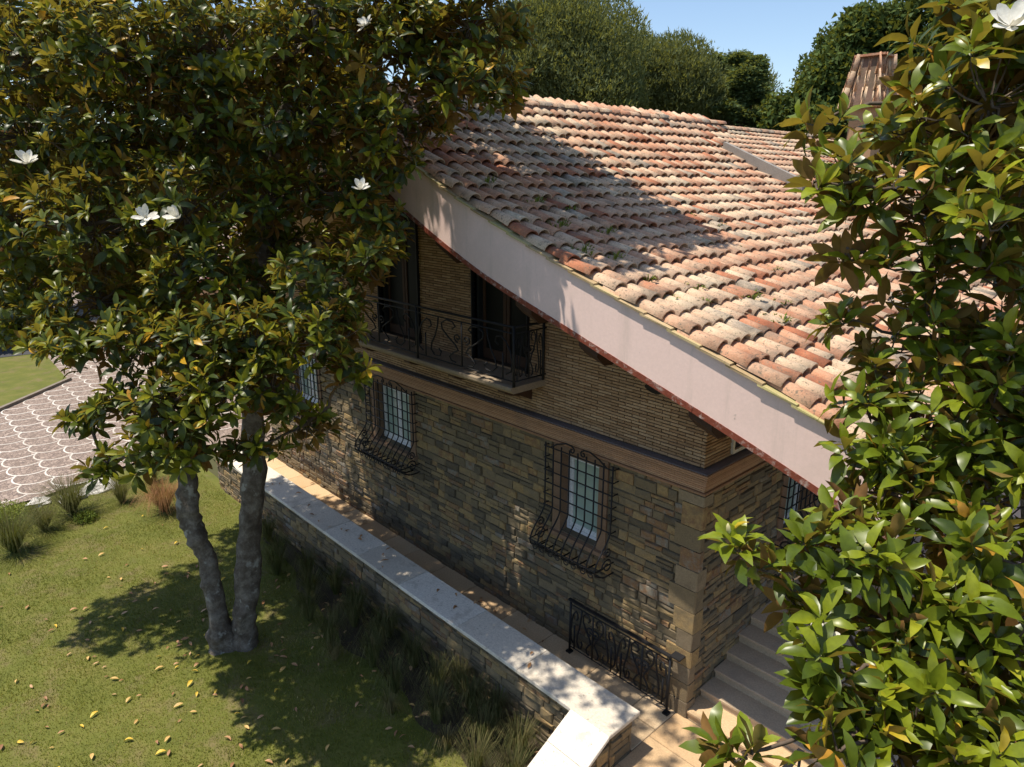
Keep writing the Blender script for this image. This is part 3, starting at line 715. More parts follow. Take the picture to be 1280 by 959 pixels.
# the lower half of the roof runs on behind the far wing
xs2 = np.linspace(-5.0, EX, 30); pr2 = []
for y in (Y1 + .002, 21): pr2 += [(x, y, float(g(x))) for x in xs2] + [(x, y, float(bt(x))) for x in xs2]
m_ = len(xs2); Fq = []
for i in range(m_ - 1):
    Fq += [(2 * m_ + i, 2 * m_ + i + 1, 3 * m_ + i + 1, 3 * m_ + i), (i, i + 1, 2 * m_ + i + 1, 2 * m_ + i), (m_ + i, 3 * m_ + i, 3 * m_ + i + 1, m_ + i + 1)]
Fq += [(m_ - 1, 2 * m_ - 1, 4 * m_ - 1, 3 * m_ - 1)]
b.add(pr2, Fq)
roof = b.build("roof", 'plaster', house)
# red painted board along the lower edge of the verge
for x0, x1 in ((-16.6, -13.2), (-13.2, -9.9), (-9.9, -7.0), (-7.0, -4.6), (-4.6, -2.1), (-2.1, .4), (.4, EX)):
    b = MB(); q = np.linspace(x0 + .004, x1 - .004, 12); V = []
    for x in q:
        z = float(bt(x)); V += [(x, Y0 - .007, z - .05), (x, Y0 - .007, z + .03), (x, Y0 + .05, z + .03), (x, Y0 + .05, z - .05)]
    Fq = [(i * 4 + j, i * 4 + (j + 1) % 4, i * 4 + 4 + (j + 1) % 4, i * 4 + 4 + j) for i in range(11) for j in range(4)] + [(3, 2, 1, 0), (44, 45, 46, 47)]
    b.add(V, Fq, .5); b.build("verge_board", 'red_board', roof)
for x in (-6.2, -4.35, -2.5, -1.28, .45):  # purlin ends under the verge
    z = float(bt(x)); b = MB(); V = []
    for xx in (x - .16, x + .16):
        zz = float(bt(xx)) - .02; V += [(xx, .1, zz), (xx, Y0 + .1, zz), (xx, Y0 + .1, zz - .16), (xx, Y0 + .26, zz - .3), (xx, .1, zz - .34)]
    b.add(V, [(0, 1, 2, 3, 4), (9, 8, 7, 6, 5)] + [(i, i + 5, (i + 1) % 5 + 5, (i + 1) % 5) for i in range(5)]); b.build("purlin_end", 'dark_wood', roof)
lamp = MB(); lamp.tube([(-.72, .07, 4.84), (-.72, -.22, 4.84)], .03, 8); lamp.tube([(-.72, -.2, 4.90), (-.72, -.3, 4.80)], [.1, .12], 12)
lamp.build("wall_lamp", 'iron', house)

# -- clay tiles
s_arc = [0.0]; qx = np.linspace(EX + .06, RX + .05, 800); qz = g(qx)
for i in range(1, len(qx)): s_arc.append(s_arc[-1] + math.hypot(qx[i] - qx[i - 1], qz[i] - qz[i - 1]))
s_arc = np.array(s_arc)
def tile_template(L=.54, w0=.125, w1=.10, h0=.098, h1=.078, n=7, th=.014):
    """half-round cover tile: lower end at the origin, running up +X"""
    V = []
    for xx, w, h in ((0, w0, h0), (L, w1, h1)):
        for q in (0, th):
            for i in range(n):
                a = math.pi * i / (n - 1); V.append((xx, -(w - q) * math.cos(a), (h - q) * math.sin(a)))
    F = []
    for i in range(n - 1):
        F += [(i, i + 1, 2 * n + i + 1, 2 * n + i), (n + i + 1, n + i, 3 * n + i, 3 * n + i + 1), (i + 1, i, n + i, n + i + 1), (2 * n + i, 2 * n + i + 1, 3 * n + i + 1, 3 * n + i)]
    return np.array(V), F
TV, TF = tile_template()
PV = np.array([(xx, y, z) for xx in (0, .52) for y, z in ((-.125, .06), (-.075, .018), (0, .0), (.075, .018), (.125, .06))]); PF = [(i, i + 1, i + 6, i + 5) for i in range(4)]
def tile_mesh(t):
    b = MB(); b.add(TV, TF, t); return b.mesh("roof_tile", 'tile', True)
tile_tints = [i / 23 for i in range(24)]; tile_me = [tile_mesh(t) for t in tile_tints]
for me in tile_me:
    me.polygons.foreach_set("use_smooth", np.array([(i % 4) < 2 for i in range(len(me.polygons))]))
def pick_tint(xk, y):
    # firing batches and weathering run in linked patches, not tile by tile
    red = .5 + .5 * math.sin(xk * 1.5 + 1.9 * math.sin(y * .55)) * math.cos(y * .9 + xk * .5)
    old = .5 + .5 * math.sin(xk * .8 - y * .7 + 1.3)
    q = random.random()
    if q < .03 + .06 * old: return random.uniform(.86, .96)
    if q < .07 + .34 * red * red: return random.uniform(.1, .32)
    return min(.85, max(.3, random.gauss(.50 + .14 * (old - .5), .13)))
tiles, pans = [], MB()
EXPO, PITCH_Y = .392, .252
course_s = [0.0]
while course_s[-1] < s_arc[-1] - .3: course_s.append(course_s[-1] + .375 + .075 * course_s[-1] / s_arc[-1])
n_course = len(course_s) - 1
cols = np.arange(-OH + .13, 20.8, PITCH_Y)
def frame_at(s):
    s = min(max(s, 0), s_arc[-1] - 1e-3); x = np.interp(s, s_arc, qx); x2 = np.interp(min(s + .05, s_arc[-1]), s_arc, qx)
    dz, dxx = float(g(x2) - g(x)), x2 - x; L = math.hypot(dz, dxx) + 1e-9
    return x, float(g(x)), np.array([dxx / L, 0, dz / L])
def tile_mat(p, upd, yaw=0., lift=.03, roll=0.):
    ax = np.array(upd, float); ay = np.array([0, -1.0, 0]); az = np.cross(ax, ay)
    ax2 = ax - az * lift / .46; ax2 /= np.linalg.norm(ax2); az2 = np.cross(ax2, ay)
    m = Matrix(((ax2[0], ay[0], az2[0], p[0]), (ax2[1], ay[1], az2[1], p[1]), (ax2[2], ay[2], az2[2], p[2]), (0, 0, 0, 1)))
    return m @ Matrix.Rotation(yaw, 4, 'Z') @ Matrix.Rotation(roll, 4, 'X')
for k in range(n_course + 1):
    x, z, ud = frame_at(course_s[k]); nrm = np.array([-ud[2], 0, ud[0]]); nrm = nrm if nrm[2] > 0 else -nrm
    row_off = random.uniform(-.02, .02)
    for j, y in enumerate(cols):
        if y > 11.0 and x < -4.2: continue
        if y > 11.0 and k % 1: continue
        jx = random.gauss(0, .02) + row_off * .4
        p = np.array([x, y + random.uniform(-.009, .009), z]) + ud * jx + nrm * (.075 + random.uniform(0, .02))
        tiles.append((np.linalg.norm(p - CAM), tile_mat(p, ud, random.gauss(0, .038), .036 + random.uniform(-.012, .024), random.gauss(0, .07)), pick_tint(x, y)))
        yp = y + PITCH_Y / 2; A = np.array(tile_mat(np.array([x, yp, z]) + nrm * .022, ud, 0, .02))
        pans.add(PV @ A[:3, :3].T + A[:3, 3], PF, random.random())
tiles.sort(key=lambda t: t[0]); rest = MB()
for k, (dd, m4, t) in enumerate(tiles):
    if k < 300: place("roof_tile", tile_me[int(t * 23.99)], m4, roof)
    else:
        A = np.array(m4); rest.add(TV @ A[:3, :3].T + A[:3, 3], TF, t)
stuff(rest.build("roof_tile", 'tile', roof, True)); stuff(pans.build("pan_tile", 'pan', roof))
# verge edging: thin flat tiles bedded in mortar, lapped down the slope
s = .0
while s < s_arc[-1] - .3:
    x, z, ud = frame_at(s); x2, z2, _ = frame_at(s + .47); b = MB(); V = []
    for (xx, zz, lf) in ((x, z, .03), (x2, z2, .004)):
        V += [(xx, -OH - .048 + random.uniform(-.006, .006), zz + lf), (xx, -OH + .14, zz + lf), (xx, -OH + .14, zz + lf + .026), (xx, -OH - .048, zz + lf + .026)]
    b.add(V, [(0, 1, 2, 3), (7, 6, 5, 4)] + [(i, 4 + i, 4 + (i + 1) % 4, (i + 1) % 4) for i in range(4)], random.random()); b.build("verge_tile", 'mortar_edge', roof); s += .41
# ridge tiles
RV, RF = tile_template(.46, .15, .13, .11, .095, 7, .016)
ridge_me = []
for t in (.3, .45, .55, .7, .93):
    b = MB(); b.add(RV, RF, t); ridge_me.append(b.mesh("ridge_tile", 'tile', True))
y = -OH; zr = float(g(RX)) + .09
while y < 11.0:
    m4 = Matrix.Translation((RX + random.uniform(-.02, .02), y, zr + random.uniform(0, .025))) @ Matrix.Rotation(math.pi / 2 + random.uniform(-.03, .03), 4, 'Z') @ Matrix.Rotation(-.02, 4, 'Y')
    place("ridge_tile", random.choice(ridge_me), m4, roof); y += .40
b = MB(); b.box((RX - .13, -OH + .02, zr - .12), (RX + .13, 11.05, zr + .02)); b.build("ridge_mortar", 'pan', roof)

# -- far wing: upper volume with its own shallower roof
far_roof = None
WY = 9.5
def wing_z(x): return 8.15 - .43 * (x + 5.4)
b = MB(); xr, xe = -7.0, -3.5
b.add([(xr, WY, wing_z(xr)), (xe, WY, wing_z(xe)), (xe, 19, wing_z(xe)), (xr, 19, wing_z(xr)), (-10.5, WY, wing_z(xe)), (-10.5, 19, wing_z(xe)),
       (xr, WY, wing_z(xr) - .2), (xe, WY, wing_z(xe) - .2), (xe, 19, wing_z(xe) - .2), (xr, 19, wing_z(xr) - .2), (-10.5, WY, wing_z(xe) - .2), (-10.5, 19, wing_z(xe) - .2)],
      [(0, 1, 2, 3), (3, 5, 4, 0), (6, 9, 8, 7), (9, 6, 10, 11), (0, 6, 7, 1), (0, 4, 10, 6), (1, 7, 8, 2)])
wing = b.build("wing_roof", 'grey_board', house)
wt = MB(); wp = MB(); ud = np.array([-1, 0, .43]); ud /= np.linalg.norm(ud)
for k in range(10):
    for y in np.arange(WY + .2, 19, .252):
        p = np.array([xe + .04, y + random.uniform(-.01, .01), wing_z(xe + .04)]) + ud * k * .38 + np.array([0, 0, .06])
        if p[1] < 11.1 and p[0] < -6.0: continue
        A = np.array(tile_mat(p, ud, random.gauss(0, .03), .03))
        wt.add(TV @ A[:3, :3].T + A[:3, 3], TF, pick_tint(p[0], p[1] + 7))
        A = np.array(tile_mat(p + np.array([0, .126, -.04]), ud, 0, .02)); wp.add(PV @ A[:3, :3].T + A[:3, 3], PF, random.random())
stuff(wt.build("roof_tile", 'tile', wing, True)); stuff(wp.build("pan_tile", 'pan', wing))
y = 11.1
while y < 18.9:
    place("ridge_tile", random.choice(ridge_me), Matrix.Translation((xr, y, wing_z(xr) + .1)) @ Matrix.Rotation(math.pi / 2, 4, 'Z'), wing); y += .40
b = MB(); V = []
for x in (-5.75, xe):
    z = wing_z(x); V += [(x, WY - .1, z - .1), (x, WY + .07, z - .1), (x, WY + .07, z + .17), (x, WY - .1, z + .17)]
b.add(V, [(0, 1, 2, 3), (7, 6, 5, 4)] + [(i, 4 + i, 4 + (i + 1) % 4, (i + 1) % 4) for i in range(4)]); b.build("barge_board", 'grey_board', wing)
wb = MB()
for c in range(34):
    z0 = 5.9 + c * CP
    if z0 + .034 < wing_z(-3.8) - .18: wb.box((-3.95, WY + .32, z0), (-3.86, 18.6, z0 + .034), random.random())
stuff(wb.build("brick", 'brick', wing))
b = MB(); b.box((-10.0, WY + .2, 5.4), (-3.9, 18.6, 7.2)); b.build("wing_wall", 'brick_joint', wing)
# chimney with a tiled hood
ch = empty("chimney", (-4.8, 15.45, 8)); ch.parent = house; ch.matrix_basis = PINV(house) @ Matrix.Translation((-4.8, 15.45, 8))
b = MB(); b.box((-5.0, 15.24, 6.8), (-4.24, 16.0, 9.66)); b.build("stack", 'brick', ch)
hz0, hz1 = 9.62, 11.0
for a in range(4):
    R4 = Matrix.Translation((-4.62, 15.62, 0)) @ Matrix.Rotation(a * math.pi / 2, 4, 'Z')
    for row in range(3):
        f0 = row / 3; half = .62 - .24 * f0; zz = hz0 + (hz1 - hz0) * f0
        for i in range(4):
            yy = -half * .8 + half * 1.6 * i / 3
            m4 = R4 @ Matrix.Translation((half, yy, zz)) @ Matrix.Rotation(-math.radians(102), 4, 'Y') @ Matrix.Diagonal((1.08, 1.5 - .45 * f0, 1.15, 1))
            place("hood_tile", random.choice(tile_me[8:20]), m4, ch)
b = MB(); half0, half1 = .54, .31
b.add([(-4.62 + sx * hh, 15.62 + sy * hh, zz) for hh, zz in ((half0, hz0), (half1, hz1)) for sx, sy in ((-1, -1), (1, -1), (1, 1), (-1, 1))], BOXF); b.build("hood", 'pan', ch)
b = MB(); b.box((-5.06, 15.18, hz1 + .03), (-4.18, 16.06, hz1 + .09), .3); b.build("cap_tile", 'tile', ch)

# -- porch wall under the eaves, with a grille
b = MB(); b.box((.0, 5.6, .3), (5.6, 5.8, 4.1)); b.build("porch_wall", 'plaster', house)
_h = grille(1.2, 2.3, .95, 2.35, 'y', 5.6, .3)

# -- gutter weeds sprouting between the tiles
def weed_mesh(n, r, hh, mat='weed'):
    b = MB()
    for i in range(n):
        a = random.uniform(0, 6.28); rr = r * math.sqrt(random.random()); l = random.uniform(.4, 1) * hh; c = np.array((rr * math.cos(a), rr * math.sin(a), 0)); d = np.array((math.cos(a) * .6, math.sin(a) * .6, 1)); d /= np.linalg.norm(d)
        sd = np.array((-math.sin(a), math.cos(a), 0)) * .012; tip = c + d * l
        b.add([c, c + d * l * .5 + sd, tip, c + d * l * .5 - sd], [(0, 1, 2, 3)], random.random())
        for q in range(2):
            o = c + d * l * random.uniform(.4, .9); e = np.array((random.gauss(0, 1), random.gauss(0, 1), random.uniform(0, .6))); e = e / np.linalg.norm(e) * .045
            f_ = np.cross(e, (0, 0, 1.0)) * .5; b.add([o, o + e * .5 + f_, o + e, o + e * .5 - f_], [(0, 1, 2, 3)], random.random())
    return b.mesh("roof_weed", mat)
wm = [weed_mesh(16, .09, .16), weed_mesh(26, .14, .2), weed_mesh(10, .06, .12)]
for x, y, k in ((-1.85, -.55, 1), (-1.55, -.25, 1), (-1.7, -.6, 0), (-.9, -.3, 0), (-.5, .25, 0), (-2.6, -.2, 1), (-3.4, .1, 1), (-3.1, .6, 0), (-.2, -.1, 0), (.5, .6, 1), (.2, 1.3, 0), (-.6, 2.6, 0),
                (1.3, 1.6, 0), (-1.4, 2.9, 2), (-2.2, 3.6, 0), (-3.6, 4.2, 2), (1.5, 3.2, 0), (-.1, .9, 1), (-.4, -.45, 2), (-2.3, .5, 1), (-4.1, -.3, 1), (-2.7, 3.4, 2), (-1.0, 4.3, 2)):
    o = place("roof_weed", wm[k], Matrix.Translation((x, y, float(g(x)) + .08)), None)
    tag(o, "small green weed tuft growing between the clay roof tiles", "weed", "weeds on the roof tiles")

# ---------------------------------------------------------------- parapet wall along the path
par = empty("parapet_wall", (-6.5, -1.35, LAWN_Z)); tag(par, "low stone parapet with pale travertine coping between path and planting bed", "wall")
CT = .47
b = MB(); b.box((-13.6, -1.66, -.9), (-.13, -1.15, CT - .06))
V = []
for y, zt in ((-1.662, CT - .06), (-3.4, CT - .06 - 1.738 * .5)): V += [(-.68, y, -1.2), (-.13, y, -1.2), (-.13, y, zt), (-.68, y, zt)]
b.add(V, [(0, 1, 2, 3), (7, 6, 5, 4)] + [(i, 4 + i, 4 + (i + 1) % 4, (i + 1) % 4) for i in range(4)])
par_core = b.build("core", 'mortar', par)
x = -13.65
while x < -.13:
    w = min(random.uniform(1.3, 1.8), -.06 - x)
    if -.06 - (x + w) < .6: w = -.06 - x
    slab("coping_slab", x, x + w, -1.73, -1.06, CT - .06, CT, 'travertine', par, .003, .01); x += w
def ramp_slab(y0, y1):
    b = MB(); x0, x1 = -.75, -.06; e = .01; V = []
    for y in (y0 - .004, y1 + .004):
        z = CT + (y + 1.73) * .5; V += [(x0, y, z - .06), (x1, y, z - .06), (x1, y, z - e), (x1 - e, y, z), (x0 + e, y, z), (x0, y, z - e)]
    b.add(V, [(0, 1, 2, 3, 4, 5), (11, 10, 9, 8, 7, 6)] + [(i, 6 + i, 6 + (i + 1) % 6, (i + 1) % 6) for i in range(6)], random.random()); b.build("coping_slab", 'travertine', par)
ramp_slab(-1.73, -2.2); ramp_slab(-2.2, -3.3)
stones = []
lay_stones(-13.6, -.72, LAWN_Z - .1, CT - .06, [], 'y', -1.68); put_stones(stones, par_core, stone_me, 150)
stones = []; lay_stones(-1.64, -1.17, PZ - .05, CT - .07, [], 'x', -.115); put_stones(stones, par_core, stone_me)
stones = []
for k in range(7):
    y = -1.68 - k * .25; ztop = CT - .07 + (y - .25 + 1.73) * .5
    zz = PZ - .3
    while zz < ztop - .02:
        h_ = min(random.uniform(.14, .24), ztop - zz); stones.append(('x', y - .125, zz + h_ / 2, .25, h_, -.115)); zz += h_
put_stones(stones, par_core, stone_me)

# ---------------------------------------------------------------- iron railing against the wall, stair handrail
rl = empty("iron_railing", (-1.2, -.18, PZ)); tag(rl, "black wrought iron railing panel standing against the stone wall near the corner", "railing")
RY = -.18
for u in (-2.16, -.2): iron([(u, RY, PZ), (u, RY, PZ + 1.02)], .02, "post", rl, 6)
for u in (-2.16, -.2):
    b = MB(); b.box((u - .045, RY - .045, PZ + .001), (u + .045, RY + .045, PZ + .035)); b.build("foot", 'iron', rl)
for lo, hi in (((-2.2, RY - .03, PZ + 1.0), (-.18, RY + .03, PZ + 1.025)), ((-.2, RY - .025, PZ + 1.026), (-.03, RY + .14, PZ + 1.045))):
    b = MB(); b.box(lo, hi); b.build("top_rail", 'iron', rl)
for zz in (PZ + .93, PZ + .12): iron([(-2.16, RY, zz), (-.2, RY, zz)], .01, "rail", rl)
for u0, u1 in ((-2.16, -1.18), (-1.18, -.2)): panel_motif(u0, u1, PZ + .12, PZ + .93, lambda u, z: (u, RY, z), rl, 1.1)
hr = empty("stair_handrail", (1.86, -1.2, PZ)); tag(hr, "black iron handrail on the landing beside the magnolia branches", "railing")
for y in (-.37, -1.4, -2.5): iron([(1.86, y, PZ), (1.86, y, .69)], .018, "post", hr, 6)
b = MB(); b.box((1.82, -2.9, .69), (1.90, -.36, .715)); b.build("top_rail", 'iron', hr)
for y in np.arange(-2.4, -.45, .13): iron([(1.86, y, PZ + .1), (1.86, y, .69)], .008, "bar", hr, 4)
iron([(1.86, -2.5, PZ + .1), (1.86, -.37, PZ + .1)], .009, "rail", hr, 4)

# ---------------------------------------------------------------- magnolias
def leaf_template(bend=.16, fold=.38, twist=0., wav=0.):
    st = [(.10, .065), (.30, .155), (.55, .19), (.80, .125)]; V = [(0, 0, 0)]
    for k, (x, w) in enumerate(st):
        z = .10 * math.sin(x * 2.2) - bend * x * x; tw = twist * x
        V += [(x, -w, z + w * (fold - tw) + wav * (-1) ** k), (x, 0, z), (x, w, z + w * (fold + tw) - wav * (-1) ** k)]
    V.append((1, .25 * twist * .2, .10 * math.sin(2.2) - bend * 1.05))
    F = [(0, 1, 2), (0, 2, 3)]
    for k in range(3):
        a = 1 + 3 * k; F += [(a, a + 3, a + 4), (a, a + 4, a + 1), (a + 1, a + 4, a + 5), (a + 1, a + 5, a + 2)]
    F += [(10, 13, 11), (11, 13, 12)]
    return np.array(V), np.array(F)
LV, LF = leaf_template()
LEAVES = [LV, leaf_template(.42, .25, .2, .01)[0], leaf_template(-.05, .6, -.25, .012)[0], leaf_template(.25, .1, .5, .02)[0]]
def leaf_frames(pos, axis, nl, size, r):
    """one rosette: spiral of leaves round the shoot tip; returns 4x4 arrays"""
    a = axis / np.linalg.norm(axis); t = np.cross(a, (0.3, 0.1, 1.0)); t /= np.linalg.norm(t); s = np.cross(a, t); out = []
    ph0 = r.uniform(0, 6.28)
    for i in range(nl):
        ph = ph0 + i * 2.4 + r.normal(0, .2); th = math.radians(32 + 58 * (i / max(1, nl - 1)) + r.normal(0, 9))
        d = math.cos(th) * a + math.sin(th) * (math.cos(ph) * t + math.sin(ph) * s); d[2] -= .12 * (i / nl); d /= np.linalg.norm(d)
        n_ = a - d * (a @ d); n_ /= (np.linalg.norm(n_) + 1e-6); b_ = np.cross(n_, d); tw = r.normal(0, .3)
        n2 = math.cos(tw) * n_ + math.sin(tw) * b_; b2 = np.cross(n2, d)
        L = size * r.uniform(.72, 1.15) * (0.8 + .25 * i / nl); wd = r.uniform(.85, 1.1)
        m = np.eye(4); m[:3, 0] = d * L; m[:3, 1] = b2 * L * wd; m[:3, 2] = n2 * L * r.uniform(.6, 1.4); m[:3, 3] = pos - a * (.06 * i / nl) + d * .015
        out.append(m)
    return out
def bez(p0, p1, p2, n=5):
    return [(1 - t) ** 2 * p0 + 2 * t * (1 - t) * p1 + t * t * p2 for t in np.linspace(0, 1, n)]
def flower(root, pos, size, axis, seed):
    r = np.random.default_rng(seed); b = MB(); a = np.array(axis, float); a /= np.linalg.norm(a)
    t = np.cross(a, (.2, .1, 1)); t /= np.linalg.norm(t); s = np.cross(a, t); V = []; np_ = 8
    st = [(0, .05), (.25, .17), (.55, .25), (.82, .2), (1, .05)]
    for i in range(np_):
        ph = i * 2.4; th = math.radians((30 if i < 3 else 62) + (seed % 4) * 9 + r.normal(0, 13)); d = math.cos(th) * a + math.sin(th) * (math.cos(ph) * t + math.sin(ph) * s)
        n_ = a - d * (a @ d); n_ /= np.linalg.norm(n_); w_ = np.cross(n_, d); L = size * r.uniform(.85, 1.1); P_ = []
        for x, w in st:
            z = .35 * x * x - .12 * x
            for k in (-1, 0, 1): P_.append(pos + d * x * L + w_ * w * k * L + n_ * (z + abs(k) * w * .5) * L)
        Fp = [(3 * q + k, 3 * q + k + 1, 3 * q + k + 4, 3 * q + k + 3) for q in range(4) for k in (0, 1)]
        b.add(P_, Fp, r.random())
    b.tube([pos, pos + a * size * .28], [size * .1, size * .03], 6, .0); b.build("flower", 'petal', root, True)
def magnolia(name, label, stems, boughs, dens, leaf_size, mat, seed, n_single, attach_z, min_n=4, limb=(.012, .022)):
    r = np.random.default_rng(seed)
    root = empty(name, tuple(stems[0][0][:3])); tag(root, label, "tree")
    nodes = []
    for sp in stems:  # each stem: (x, y, z, radius) points, resampled with bumps
        P_ = np.array([p[:3] for p in sp]); Rr = np.array([p[3] for p in sp]) * .75; tt = np.linspace(0, len(sp) - 1, 12 * (len(sp) - 1) + 1); k = np.arange(len(sp))
        Q = np.stack([np.interp(tt, k, P_[:, i]) for i in range(3)], -1); q = np.interp(tt, k, Rr)
        for _ in range(8): Q[1:-1] = .25 * Q[:-2] + .5 * Q[1:-1] + .25 * Q[2:]
        Q[1:, :2] += r.normal(0, .014, (len(Q) - 1, 2)); b = MB()
        sides = 20; V = []; nr = len(Q); ph_ = np.cumsum(r.normal(0, .35, (nr, 3)), 0)
        kn = [(r.integers(8, max(9, nr // 2)), r.uniform(0, 6.28), r.uniform(.2, .5), r.uniform(.3, .6)) for _ in range(14)]
        root_ph = r.uniform(0, 6.28)
        for i in range(nr):
            for s in range(sides):
                th = 2 * math.pi * s / sides; rr = 1 + .08 * math.sin(2 * th + ph_[i, 0]) + .06 * math.sin(4 * th + ph_[i, 1]) + .035 * math.sin(7 * th + ph_[i, 2]) + r.normal(0, .02) + .35 * max(0, math.cos(4 * th + root_ph)) * math.exp(-i / 5.0)
                for ki, kt, ka, kw in kn:
                    dth = (th - kt + math.pi) % (2 * math.pi) - math.pi; rr += ka * math.exp(-(dth / kw) ** 2 - ((i - ki) / 1.6) ** 2)
                V.append((Q[i, 0] + q[i] * rr * math.cos(th), Q[i, 1] + q[i] * rr * math.sin(th), Q[i, 2]))
        Fq = [(i * sides + s, i * sides + (s + 1) % sides, (i + 1) * sides + (s + 1) % sides, (i + 1) * sides + s) for i in range(len(Q) - 1) for s in range(sides)]
        b.add(V, Fq); b.build("trunk", 'bark', root, True)
        for i in range(len(Q)):
            if Q[i, 2] > attach_z: nodes.append((Q[i], q[i] * .55, 0))
    C_ = [(np.array(bg[:3]), bg[3]) for bg in boughs]
    C_.sort(key=lambda c: min(np.linalg.norm(c[0] - n_[0]) for n_ in nodes))
    br = MB(); mats = []; tips = []
    for c, rad in C_:
        best = min(nodes, key=lambda n_: np.linalg.norm(c - n_[0]) + .35 * n_[2] + max(0, n_[0][2] - c[2] + .1) * .6)
        p0 = best[0]; mid = (p0 + c) / 2 + np.array([r.normal(0, .08), r.normal(0, .08), -.12 * np.linalg.norm(c - p0) * r.uniform(-.3, 1)])
        r0 = min(best[1], limb[0] + limb[1] * np.linalg.norm(c - p0)); pts = bez(p0, mid, c, 7)
        for i in range(1, 6): pts[i] = pts[i] + r.normal(0, .02, 3)
        lb_ = MB(); lb_.tube(pts, list(np.linspace(r0, .009, 7)), 5); lb_.build("branch", 'twig', root, True)
        nodes.append((c, .03, best[2] + 1)); nodes.append((pts[4], r0 * .6, best[2] + 1))
        nros = int(dens * rad * rad * ((.3 if c[1] < -2.5 else 1.6) if c[2] > 10.4 else 1)) + min_n
        for _ in range(nros):
            dv = r.normal(0, 1, 3); dv /= np.linalg.norm(dv); q = r.random() ** .38; tip = c + dv * rad * q * np.array([1.08, 1.08, .85])
            axis = dv * .75 + np.array([0, 0, .75]) + r.normal(0, .28, 3); axis /= np.linalg.norm(axis)
            st = c + (tip - c) * .15 + np.array([0, 0, -.15 * rad]); br.tube(bez(st, tip - axis * .35 * rad * q - np.array([0, 0, .02]), tip, 4), [.008, .006, .005, .004], 3, cap=False)
            tips.append((tip, axis)); young = r.random()
            for i, m in enumerate(leaf_frames(tip, axis, r.integers(7, 12), leaf_size, r)):
                t_ = np.clip(.3 + .5 * young - .05 * i + r.normal(0, .1), 0, .92)
                if r.random() < .022: t_ = r.uniform(.955, 1)
                mats.append((m, t_))
    stuff(br.build("twig", 'twig', root))
    A = np.array([m for m, _ in mats]); T_ = np.array([t for _, t in mats])
    dist = np.linalg.norm(A[:, :3, 3] - CAM, axis=1)
    vis = (A[:, :3, 3] - CAM) @ np.stack([r2, u2, fw], 1); inv = (np.abs(vis[:, 0] / vis[:, 2]) < .735) & (np.abs(vis[:, 1] / vis[:, 2]) < .55)
    order = np.argsort(np.where(inv, dist, dist + 100)); single, rest_ = order[:n_single], order[n_single:]
    tv = [[np_mesh("leaf", lv, LF, np.full(len(LV), (k + .5) / 12), mat, True) for k in range(12)] for lv in LEAVES]
    var_ = r.integers(0, 4, len(A))
    for k in single: place("leaf", tv[var_[k]][min(11, int(T_[k] * 12))], Matrix(A[k].tolist()), root)
    Ar = A[rest_]; VV = np.einsum('nij,nvj->nvi', Ar[:, :3, :3], np.array(LEAVES)[var_[rest_]]) + Ar[:, None, :3, 3]; nv = len(LV)
    FF = (LF[None] + (np.arange(len(rest_)) * nv)[:, None, None]).reshape(-1, 3)
    stuff(link("foliage", np_mesh("foliage", VV.reshape(-1, 3), FF, np.repeat(T_[rest_], nv), mat, True), root))
    return root, tips

